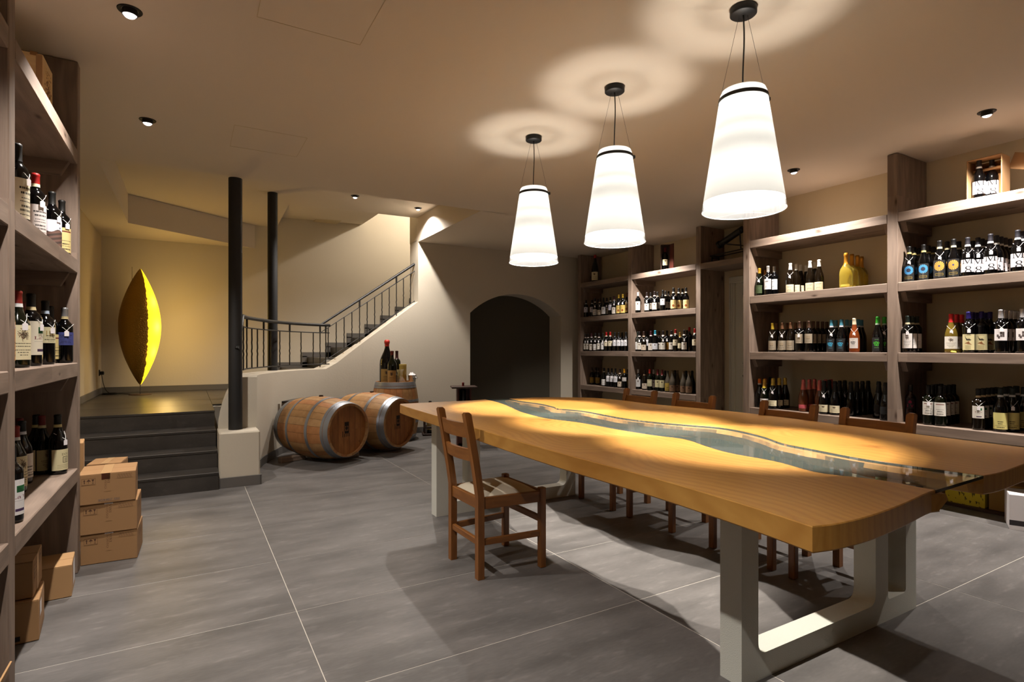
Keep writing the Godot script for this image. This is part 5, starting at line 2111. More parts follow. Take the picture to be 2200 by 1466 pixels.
# =====================================================================  bottles
# profile for a bottle 0.30 m tall
func shape(kind: String) -> Array:
	if kind == "bordeaux":
		return [Vector2(0, 0), Vector2(0.033, 0), Vector2(0.0365, 0.004), Vector2(0.0375, 0.012), Vector2(0.0375, 0.185), Vector2(0.0368, 0.198), Vector2(0.033, 0.210), Vector2(0.025, 0.220), Vector2(0.0175, 0.229), Vector2(0.0148, 0.242), Vector2(0.0142, 0.286), Vector2(0.0152, 0.288), Vector2(0.0152, 0.297), Vector2(0.013, 0.30), Vector2(0, 0.30)]
	if kind == "burgundy":
		return [Vector2(0, 0), Vector2(0.037, 0), Vector2(0.0405, 0.004), Vector2(0.0415, 0.012), Vector2(0.0415, 0.125), Vector2(0.040, 0.145), Vector2(0.035, 0.168), Vector2(0.027, 0.194), Vector2(0.0205, 0.216), Vector2(0.0165, 0.238), Vector2(0.0148, 0.262), Vector2(0.0145, 0.286), Vector2(0.0155, 0.288), Vector2(0.0155, 0.297), Vector2(0.013, 0.30), Vector2(0, 0.30)]
	if kind == "albeisa":
		return [Vector2(0, 0), Vector2(0.036, 0), Vector2(0.0395, 0.004), Vector2(0.0405, 0.012), Vector2(0.0405, 0.155), Vector2(0.039, 0.170), Vector2(0.034, 0.186), Vector2(0.026, 0.203), Vector2(0.0195, 0.221), Vector2(0.0162, 0.240), Vector2(0.015, 0.262), Vector2(0.0145, 0.286), Vector2(0.0155, 0.288), Vector2(0.0155, 0.297), Vector2(0.013, 0.30), Vector2(0, 0.30)]
	if kind == "magnum":
		return [Vector2(0, 0), Vector2(0.040, 0), Vector2(0.0430, 0.004), Vector2(0.0435, 0.012), Vector2(0.0435, 0.165), Vector2(0.0415, 0.182), Vector2(0.034, 0.200), Vector2(0.022, 0.216), Vector2(0.0160, 0.232), Vector2(0.0145, 0.250), Vector2(0.0140, 0.282), Vector2(0.0160, 0.284), Vector2(0.0160, 0.296), Vector2(0.012, 0.30), Vector2(0, 0.30)]
	if kind == "jeroboam":
		return [Vector2(0, 0), Vector2(0.046, 0), Vector2(0.0500, 0.004), Vector2(0.0505, 0.012), Vector2(0.0505, 0.130), Vector2(0.0485, 0.155), Vector2(0.041, 0.180), Vector2(0.030, 0.204), Vector2(0.0205, 0.226), Vector2(0.0155, 0.246), Vector2(0.0145, 0.262), Vector2(0.0150, 0.270), Vector2(0.0180, 0.276), Vector2(0.0185, 0.290), Vector2(0.012, 0.299), Vector2(0, 0.30)]
	if kind == "squat":
		return [Vector2(0, 0), Vector2(0.046, 0), Vector2(0.050, 0.005), Vector2(0.0515, 0.02), Vector2(0.0515, 0.120), Vector2(0.049, 0.145), Vector2(0.042, 0.168), Vector2(0.030, 0.188), Vector2(0.019, 0.206), Vector2(0.0155, 0.225), Vector2(0.0150, 0.270), Vector2(0.0175, 0.274), Vector2(0.0175, 0.292), Vector2(0.015, 0.30), Vector2(0, 0.30)]
	# champagne
	return [Vector2(0, 0), Vector2(0.039, 0), Vector2(0.0425, 0.004), Vector2(0.0435, 0.012), Vector2(0.0435, 0.115), Vector2(0.042, 0.135), Vector2(0.0365, 0.160), Vector2(0.029, 0.188), Vector2(0.0225, 0.214), Vector2(0.0185, 0.240), Vector2(0.0165, 0.262), Vector2(0.0160, 0.272), Vector2(0.0178, 0.275), Vector2(0.0178, 0.284), Vector2(0.0160, 0.288), Vector2(0.0165, 0.296), Vector2(0.013, 0.301), Vector2(0, 0.302)]


func radius_at(prof: Array, y: float) -> float:
	for i in prof.size() - 1:
		if prof[i].y <= y and prof[i + 1].y >= y and prof[i + 1].y > prof[i].y:
			return lerpf(prof[i].x, prof[i + 1].x, (y - prof[i].y) / (prof[i + 1].y - prof[i].y))
	return 0.015


func cut(prof: Array, y0: float, y1: float, off: float) -> Array:
	var res := [Vector2(radius_at(prof, y0) + off, y0)]
	for p in prof:
		if p.y > y0 + 0.0005 and p.y < y1 - 0.0005:
			res.append(p + Vector2(off, 0))
	if y1 >= prof[prof.size() - 1].y - 0.001:
		res.append(Vector2(0.013, y1 + off))
		res.append(Vector2(0, y1 + off))
	else:
		res.append(Vector2(radius_at(prof, y1) + off, y1))
	return res


var mat_cache := {}


func colour(c: Color, rough: float, metal := 0.0) -> StandardMaterial3D:
	var key := "%s/%.2f/%.2f" % [c.to_html(), rough, metal]
	if not mat_cache.has(key):
		mat_cache[key] = mat(c, rough, metal)
	return mat_cache[key]


func label_mat(c: Color, t: String) -> StandardMaterial3D:
	var key := "L%s%s" % [c.to_html(), t]
	if not mat_cache.has(key):
		var m := mat(c, 0.75)
		if t != "":
			m.albedo_texture = tex_label[t]
		mat_cache[key] = m
	return mat_cache[key]


func glass(kind: String) -> StandardMaterial3D:
	if mat_cache.has("G" + kind):
		return mat_cache["G" + kind]
	var m: StandardMaterial3D
	match kind:
		"black":
			m = mat(Color(0.016, 0.015, 0.018), 0.10)
		"green":
			m = mat(Color(0.030, 0.045, 0.018), 0.10)
		"brown":
			m = mat(Color(0.055, 0.032, 0.014), 0.12)
		"dusty":
			m = mat(Color(0.27, 0.235, 0.18), 0.75)
		"red":
			m = mat(Color(0.10, 0.014, 0.018), 0.10)
		"rose":
			m = mat(Color(0.45, 0.21, 0.09), 0.10)
		"pink":
			m = mat(Color(0.40, 0.22, 0.13), 0.10)
		"white":
			m = mat(Color(0.40, 0.33, 0.12), 0.10)
		"clear":
			m = mat(Color(0.93, 0.85, 0.42, 0.12), 0.05)
			m.refraction_enabled = true
			m.refraction_scale = 0.033
		_:
			m = mat(Color(0.02, 0.02, 0.02), 0.1)
	mat_cache["G" + kind] = m
	return m


# shape, height, glass, capsule colour (or null), capsule from, metal, band colour (or null), labels [colour, texture, y0, y1, half angle]
var KINDS := {
	"greenlab": ["burgundy", 0.3, "green", Color(0.72, 0.55, 0.18), 0.245, 0.5, null, [[Color(0.2, 0.26, 0.12), "p1", 0.03, 0.115, 62]]],
	"goldcap": ["burgundy", 0.29, "brown", Color(0.55, 0.36, 0.16), 0.245, 0.4, null, []],
	"silverw": ["bordeaux", 0.31, "black", Color(0.72, 0.71, 0.7), 0.24, 0.7, null, [[Color(0.86, 0.85, 0.84), "p2", 0.06, 0.165, 62]]],
	"whitecap": ["burgundy", 0.305, "brown", Color(0.84, 0.83, 0.8), 0.235, 0.2, null, [[Color(0.83, 0.79, 0.66), "p2", 0.01, 0.085, 62]]],
	"clear": ["squat", 0.33, "clear", Color(0.75, 0.52, 0.16), 0.2, 0.7, null, [[Color(0.74, 0.66, 0.25), "", 0.012, 0.03, 40]]],
	"greyburg_g": ["burgundy", 0.3, "brown", Color(0.74, 0.62, 0.2), 0.235, 0.5, null, [[Color(0.6, 0.55, 0.47), "p4", 0.02, 0.115, 62]]],
	"greyburg": ["burgundy", 0.3, "brown", Color(0.42, 0.28, 0.18), 0.235, 0.3, null, [[Color(0.6, 0.55, 0.47), "p4", 0.02, 0.115, 62]]],
	"greybord": ["bordeaux", 0.305, "black", Color(0.3, 0.2, 0.14), 0.235, 0.2, null, [[Color(0.6, 0.55, 0.47), "p4", 0.085, 0.175, 62]]],
	"bluecap": ["burgundy", 0.305, "black", Color(0.25, 0.5, 0.58), 0.245, 0.0, Color(0.7, 0.7, 0.72), [[Color(0.86, 0.85, 0.84), "script_blue", 0.012, 0.125, 62]]],
	"rose": ["burgundy", 0.31, "rose", Color(0.85, 0.8, 0.68), 0.245, 0.0, null, [[Color(0.86, 0.85, 0.84), "script_rose", 0.035, 0.125, 50]]],
	"greencap": ["burgundy", 0.315, "black", Color(0.16, 0.6, 0.12), 0.245, 0.0, Color(0.6, 0.7, 0.6), [[Color(0.86, 0.85, 0.84), "script_green", 0.012, 0.125, 62]]],
	"orangecap": ["champagne", 0.3, "black", Color(0.85, 0.42, 0.08), 0.255, 0.2, Color(0.85, 0.83, 0.8), []],
	"spark_g": ["champagne", 0.315, "black", Color(0.8, 0.68, 0.3), 0.232, 0.6, null, [[Color(0.83, 0.79, 0.66), "p2", 0.03, 0.085, 62]]],
	"spark_y": ["champagne", 0.3, "green", Color(0.8, 0.62, 0.25), 0.225, 0.5, Color(0.85, 0.75, 0.2), [[Color(0.86, 0.85, 0.84), "p2", 0.03, 0.1, 62]]],
	"spark_p": ["champagne", 0.315, "pink", Color(0.8, 0.42, 0.4), 0.205, 0.6, null, [[Color(0.75, 0.32, 0.36), "p5", 0.03, 0.065, 50]]],
	"spark_b": ["champagne", 0.315, "black", Color(0.055, 0.055, 0.06), 0.205, 0.2, null, [[Color(0.83, 0.79, 0.66), "p0", 0.02, 0.085, 66]]],
	"spark_k": ["champagne", 0.315, "black", Color(0.035, 0.033, 0.035), 0.205, 0.2, null, []],
	"spark_t": ["champagne", 0.325, "black", Color(0.035, 0.033, 0.035), 0.205, 0.2, null, [[Color(0.1, 0.1, 0.1), "p4", 0.05, 0.11, 45]]],
	"m8": ["albeisa", 0.31, "black", Color(0.16, 0.155, 0.18), 0.245, 0.2, Color(0.86, 0.85, 0.82), [[Color(0.9, 0.88, 0.9), "m8", 0.035, 0.13, 70]]],
	"ros_b": ["burgundy", 0.305, "black", Color(0.035, 0.033, 0.035), 0.25, 0.1, Color(0.72, 0.66, 0.42), [[Color(1, 1, 1), "rosette_blue", 0.012, 0.14, 60]]],
	"ros_g": ["burgundy", 0.315, "black", Color(0.035, 0.033, 0.035), 0.25, 0.1, Color(0.8, 0.76, 0.6), [[Color(1, 1, 1), "rosette_gold", 0.012, 0.145, 60]]],
	"dgreen": ["bordeaux", 0.31, "black", Color(0.08, 0.13, 0.11), 0.245, 0.1, Color(0.8, 0.76, 0.62), [[Color(0.83, 0.81, 0.79), "p3", 0.035, 0.155, 62]]],
	"redcap": ["burgundy", 0.31, "white", Color(0.85, 0.16, 0.17), 0.235, 0.2, null, [[Color(0.84, 0.82, 0.78), "p3", 0.03, 0.125, 70]]],
	"purple": ["bordeaux", 0.32, "black", Color(0.17, 0.13, 0.42), 0.25, 0.4, null, [[Color(0.78, 0.74, 0.56), "bird", 0.02, 0.135, 62]]],
	"silver2": ["bordeaux", 0.325, "black", Color(0.74, 0.73, 0.74), 0.24, 0.7, null, [[Color(0.84, 0.82, 0.82), "squares", 0.085, 0.165, 62]]],
	"pinkb": ["bordeaux", 0.32, "red", Color(0.035, 0.033, 0.035), 0.25, 0.1, null, [[Color(0.86, 0.85, 0.84), "pink", 0.11, 0.19, 40]]],
	"crown": ["bordeaux", 0.325, "green", Color(0.035, 0.033, 0.035), 0.235, 0.1, null, [[Color(0.82, 0.8, 0.76), "p1", 0.075, 0.175, 66]]],
	"crest2": ["bordeaux", 0.315, "brown", Color(0.035, 0.033, 0.035), 0.25, 0.1, Color(0.78, 0.7, 0.55), [[Color(0.82, 0.8, 0.76), "leaf", 0.085, 0.175, 62]]],
	"yellowlab": ["albeisa", 0.33, "black", Color(0.07, 0.11, 0.1), 0.25, 0.1, Color(0.8, 0.8, 0.8), [[Color(0.78, 0.74, 0.46), "p5", 0.018, 0.13, 66]]],
	"magnum": ["burgundy", 0.48, "green", Color(0.62, 0.1, 0.05), 0.262, 0.1, null, [[Color(0.83, 0.79, 0.66), "p0", 0.02, 0.11, 62]]],
	"wlab": ["bordeaux", 0.3, "black", Color(0.035, 0.033, 0.035), 0.245, 0.1, Color(0.8, 0.8, 0.8), [[Color(0.8, 0.8, 0.86), "p0", 0.085, 0.175, 62]]],
	"wburg": ["burgundy", 0.31, "black", Color(0.1, 0.08, 0.08), 0.245, 0.2, Color(0.85, 0.82, 0.76), [[Color(0.86, 0.85, 0.84), "p2", 0.02, 0.115, 62]]],
	"wband": ["bordeaux", 0.305, "black", Color(0.12, 0.08, 0.08), 0.24, 0.2, Color(0.86, 0.78, 0.74), [[Color(0.84, 0.82, 0.78), "p3", 0.03, 0.13, 62]]],
	"gwhite": ["bordeaux", 0.305, "green", Color(0.08, 0.11, 0.09), 0.24, 0.2, null, [[Color(0.85, 0.85, 0.85), "p3", 0.03, 0.145, 62]]],
	"purplecap": ["burgundy", 0.31, "black", Color(0.24, 0.08, 0.12), 0.24, 0.2, Color(0.85, 0.8, 0.78), [[Color(0.83, 0.8, 0.76), "p3", 0.02, 0.12, 62]]],
	"goldlab": ["albeisa", 0.325, "black", Color(0.76, 0.62, 0.22), 0.245, 0.5, null, [[Color(0.76, 0.66, 0.36), "medal", 0.02, 0.135, 62]]],
	"tallgold": ["bordeaux", 0.35, "brown", Color(0.55, 0.36, 0.26), 0.245, 0.3, null, [[Color(0.7, 0.55, 0.28), "medal", 0.03, 0.17, 62]]],
	"wcap": ["bordeaux", 0.325, "black", Color(0.82, 0.8, 0.8), 0.245, 0.2, null, [[Color(0.84, 0.83, 0.8), "p0", 0.04, 0.165, 62]]],
	"medal": ["albeisa", 0.32, "black", Color(0.035, 0.033, 0.035), 0.245, 0.2, Color(0.82, 0.8, 0.72), [[Color(0.84, 0.76, 0.52), "medal", 0.02, 0.135, 62]]],
	"plain": ["bordeaux", 0.305, "black", Color(0.06, 0.05, 0.05), 0.24, 0.2, Color(0.45, 0.42, 0.38), [[Color(0.5, 0.47, 0.42), "p3", 0.05, 0.14, 62]]],
	"redtop": ["bordeaux", 0.32, "black", Color(0.62, 0.07, 0.06), 0.245, 0.2, Color(0.84, 0.8, 0.74), [[Color(0.83, 0.79, 0.68), "p0", 0.08, 0.16, 62]]],
	"tallred": ["bordeaux", 0.345, "black", Color(0.58, 0.05, 0.05), 0.25, 0.2, null, []],
	"cyan": ["burgundy", 0.315, "black", Color(0.15, 0.55, 0.66), 0.245, 0.2, Color(0.84, 0.85, 0.86), [[Color(0.82, 0.83, 0.86), "p0", 0.03, 0.115, 62]]],
	"ochre": ["bordeaux", 0.31, "black", Color(0.035, 0.033, 0.035), 0.235, 0.2, null, [[Color(0.66, 0.47, 0.12), "p5", 0.03, 0.13, 62]]],
	"shortgold": ["bordeaux", 0.275, "brown", Color(0.66, 0.52, 0.24), 0.225, 0.4, null, [[Color(0.83, 0.79, 0.66), "p5", 0.05, 0.13, 62]]],
	"bcap": ["bordeaux", 0.31, "black", Color(0.035, 0.033, 0.035), 0.235, 0.2, null, [[Color(0.82, 0.82, 0.84), "p3", 0.085, 0.175, 62]]],
	"yelback": ["albeisa", 0.3, "black", Color(0.12, 0.05, 0.05), 0.245, 0.2, Color(0.6, 0.52, 0.42), [[Color(0.62, 0.5, 0.2), "p1", 0.03, 0.13, 62]]],
	"tan": ["burgundy", 0.305, "brown", Color(0.2, 0.13, 0.1), 0.235, 0.2, Color(0.8, 0.7, 0.6), [[Color(0.8, 0.74, 0.66), "p3", 0.02, 0.1, 62]]],
	"yelcap": ["bordeaux", 0.31, "black", Color(0.84, 0.58, 0.1), 0.24, 0.3, null, [[Color(0.8, 0.78, 0.76), "p1", 0.11, 0.17, 62]]],
	"silv3": ["bordeaux", 0.315, "black", Color(0.75, 0.73, 0.73), 0.24, 0.6, null, [[Color(0.8, 0.8, 0.8), "p3", 0.04, 0.15, 62]]],
	"redwax": ["bordeaux", 0.325, "green", Color(0.72, 0.16, 0.12), 0.24, 0.2, null, [[Color(0.78, 0.76, 0.62), "p1", 0.06, 0.155, 62]]],
	"darkred": ["bordeaux", 0.325, "green", Color(0.36, 0.05, 0.06), 0.225, 0.2, null, [[Color(0.8, 0.77, 0.6), "p0", 0.055, 0.155, 62]]],
	"dustyl": ["burgundy", 0.31, "dusty", null, 0.24, 0.2, null, [[Color(0.62, 0.52, 0.2), "p5", 0.02, 0.13, 62]]],
	"dusty": ["burgundy", 0.32, "dusty", Color(0.38, 0.3, 0.2), 0.26, 0.1, null, [[Color(0.5, 0.38, 0.28), "p3", 0.02, 0.1, 62]]],
	"tallcream": ["bordeaux", 0.345, "black", Color(0.035, 0.033, 0.035), 0.235, 0.1, null, [[Color(0.83, 0.8, 0.7), "p2", 0.025, 0.17, 78]]],
	"redwhite": ["bordeaux", 0.315, "black", Color(0.62, 0.06, 0.06), 0.252, 0.2, Color(0.83, 0.8, 0.66), [[Color(0.86, 0.83, 0.82), "p2", 0.02, 0.155, 78]]],
	"hills": ["bordeaux", 0.32, "black", Color(0.04, 0.045, 0.04), 0.235, 0.2, null, [[Color(1, 1, 1), "hills", 0.02, 0.155, 72]]],
	"kraft": ["bordeaux", 0.315, "black", Color(0.06, 0.055, 0.045), 0.24, 0.1, null, [[Color(0.78, 0.71, 0.48), "p1", 0.02, 0.15, 72]]],
	"leaf": ["bordeaux", 0.33, "black", Color(0.035, 0.033, 0.035), 0.245, 0.2, Color(0.78, 0.72, 0.56), [[Color(0.85, 0.82, 0.74), "leaf", 0.045, 0.185, 76]]],
	"cream2": ["bordeaux", 0.32, "black", Color(0.035, 0.033, 0.035), 0.252, 0.1, Color(0.66, 0.72, 0.8), [[Color(0.8, 0.77, 0.62), "p4", 0.1, 0.175, 78]]],
	"bluelab": ["bordeaux", 0.31, "black", Color(0.6, 0.6, 0.6), 0.252, 0.6, Color(0.68, 0.62, 0.45), [[Color(0.22, 0.25, 0.5), "p2", 0.095, 0.165, 76]]],
	"cream3": ["albeisa", 0.32, "green", Color(0.5, 0.1, 0.06), 0.25, 0.1, Color(0.84, 0.84, 0.84), [[Color(0.82, 0.78, 0.64), "p3", 0.03, 0.165, 80]]],
	"crestb": ["albeisa", 0.325, "black", Color(0.05, 0.05, 0.035), 0.25, 0.1, Color(0.78, 0.74, 0.52), [[Color(0.8, 0.76, 0.6), "crest", 0.02, 0.125, 78]]],
	"redback": ["albeisa", 0.32, "black", Color(0.38, 0.05, 0.05), 0.25, 0.1, Color(0.76, 0.72, 0.55), [[Color(0.7, 0.66, 0.5), "p3", 0.02, 0.125, 70]]],
	"pale": ["albeisa", 0.32, "black", Color(0.035, 0.033, 0.035), 0.25, 0.1, Color(0.82, 0.82, 0.84), [[Color(0.82, 0.79, 0.75), "p5", 0.03, 0.145, 80]]],
	"white4": ["bordeaux", 0.31, "black", Color(0.035, 0.033, 0.035), 0.24, 0.1, null, [[Color(0.88, 0.87, 0.87), "leaf", 0.03, 0.165, 80]]],
	"orangelab": ["bordeaux", 0.32, "black", Color(0.5, 0.08, 0.06), 0.245, 0.1, null, [[Color(0.74, 0.5, 0.2), "p1", 0.03, 0.17, 80]]],
	"jero": ["jeroboam", 0.63, "black", Color(0.66, 0.12, 0.06), 0.255, 0.1, null, [[Color(0.55, 0.44, 0.22), "p0", 0.01, 0.1, 50]]],
	"mag2": ["magnum", 0.47, "green", Color(0.4, 0.1, 0.06), 0.262, 0.1, null, [[Color(0.6, 0.47, 0.26), "p0", 0.005, 0.125, 58]]],
	"mag3": ["bordeaux", 0.47, "green", Color(0.2, 0.06, 0.05), 0.225, 0.1, null, [[Color(0.68, 0.62, 0.42), "p3", 0.01, 0.125, 50]]],
	"mag4": ["bordeaux", 0.48, "green", Color(0.14, 0.06, 0.05), 0.262, 0.1, null, [[Color(0.6, 0.5, 0.3), "p0", 0.03, 0.125, 58]]],
	"redsmall": ["bordeaux", 0.3, "black", Color(0.45, 0.04, 0.05), 0.245, 0.1, null, []],
	"casebottle": ["bordeaux", 0.33, "black", Color(0.4, 0.08, 0.1), 0.24, 0.2, null, [[Color(0.8, 0.76, 0.62), "p0", 0.06, 0.14, 62]]],
}


func bottle_proto(kind: String, tagged: bool) -> Node3D:
	var key := kind + ("+" if tagged else "")
	if bottle_protos.has(key):
		return bottle_protos[key]
	var k: Array = KINDS[kind]
	var f: float = k[1] / 0.30
	var prof := []
	for p in shape(k[0]):
		prof.append(Vector2(p.x * (f if f < 1.15 or k[0] in ["magnum", "jeroboam"] else f * 0.93), p.y * f))
	var o := Node3D.new()
	var s := st0()
	lathe(s, prof, 20)
	obj("glass", s, glass(k[2]), o)
	var hi: float = prof[prof.size() - 1].y
	if k[3] != null:
		s = st0()
		lathe(s, cut(prof, k[4] * f, hi, 0.0007), 16)
		obj("capsule", s, colour(k[3], 0.35 if k[5] > 0.3 else 0.5, k[5]), o)
	if k[6] != null:
		s = st0()
		lathe(s, cut(prof, (k[4] - 0.014) * f, k[4] * f, 0.0010), 16)
		obj("neck_band", s, colour(k[6], 0.7), o)
	for l in k[7]:
		s = st0()
		var pr := cut(prof, l[2] * f, l[3] * f, 0.0008)
		lathe(s, pr, 14, Transform3D(), -deg_to_rad(l[4]), deg_to_rad(l[4]))
		obj("label", s, label_mat(l[0], l[1]), o)
	if tagged:
		var rn := radius_at(prof, 0.20 * f)
		var rt := radius_at(prof, 0.175 * f)
		var ty := 0.170 * f
		s = st0()
		box(s, Vector3(0.004, ty - 0.014, rt + 0.0045), Vector3(0.021, 0.026, 0.0012), 0.0003)
		tri(s, Vector3(-0.0065, ty - 0.001, rt + 0.0050), Vector3(0.0145, ty - 0.001, rt + 0.0050), Vector3(0.004, ty + 0.007, rt + 0.0050), Vector3(0, 0, 1), Vector3(0, 0, 1), Vector3(0, 0, 1))
		obj("price_tag", s, M.tag_paper, o)
		s = st0()
		var ry := radius_at(prof, 0.212 * f)
		tube(s, [Vector3(0.004, ty + 0.004, rt + 0.005), Vector3(0.018, 0.190 * f, rn * 0.88 + 0.003), Vector3(rn + 0.002, 0.211 * f, ry * 0.3)], 0.0011, 5)
		tube(s, [Vector3(0.004, ty + 0.004, rt + 0.005), Vector3(-0.012, 0.190 * f, rn * 0.92 + 0.003), Vector3(-rn - 0.001, 0.208 * f, ry * 0.3)], 0.0011, 5)
		obj("string", s, M.string, o)
	bottle_protos[key] = o
	return o


func put_bottle(kind: String, tagged: bool, at: Vector3, yaw: float, label: String, group: String) -> Node3D:
	var o: Node3D = bottle_proto(kind, tagged).duplicate()
	o.name = numbered("wine_bottle")
	add_child(o)
	o.position = at
	o.rotation_degrees.y = yaw
	tag(o, label, "wine bottle", group)
	return o


func all_bottles() -> void:
	for g in bottle_rows():
		for b in g[1]:
			put_bottle(b[0], b[1] == 1, Vector3(b[2], b[3], -b[4]), b[5], b[6], g[0])
	for k in bottle_protos:
		bottle_protos[k].free()


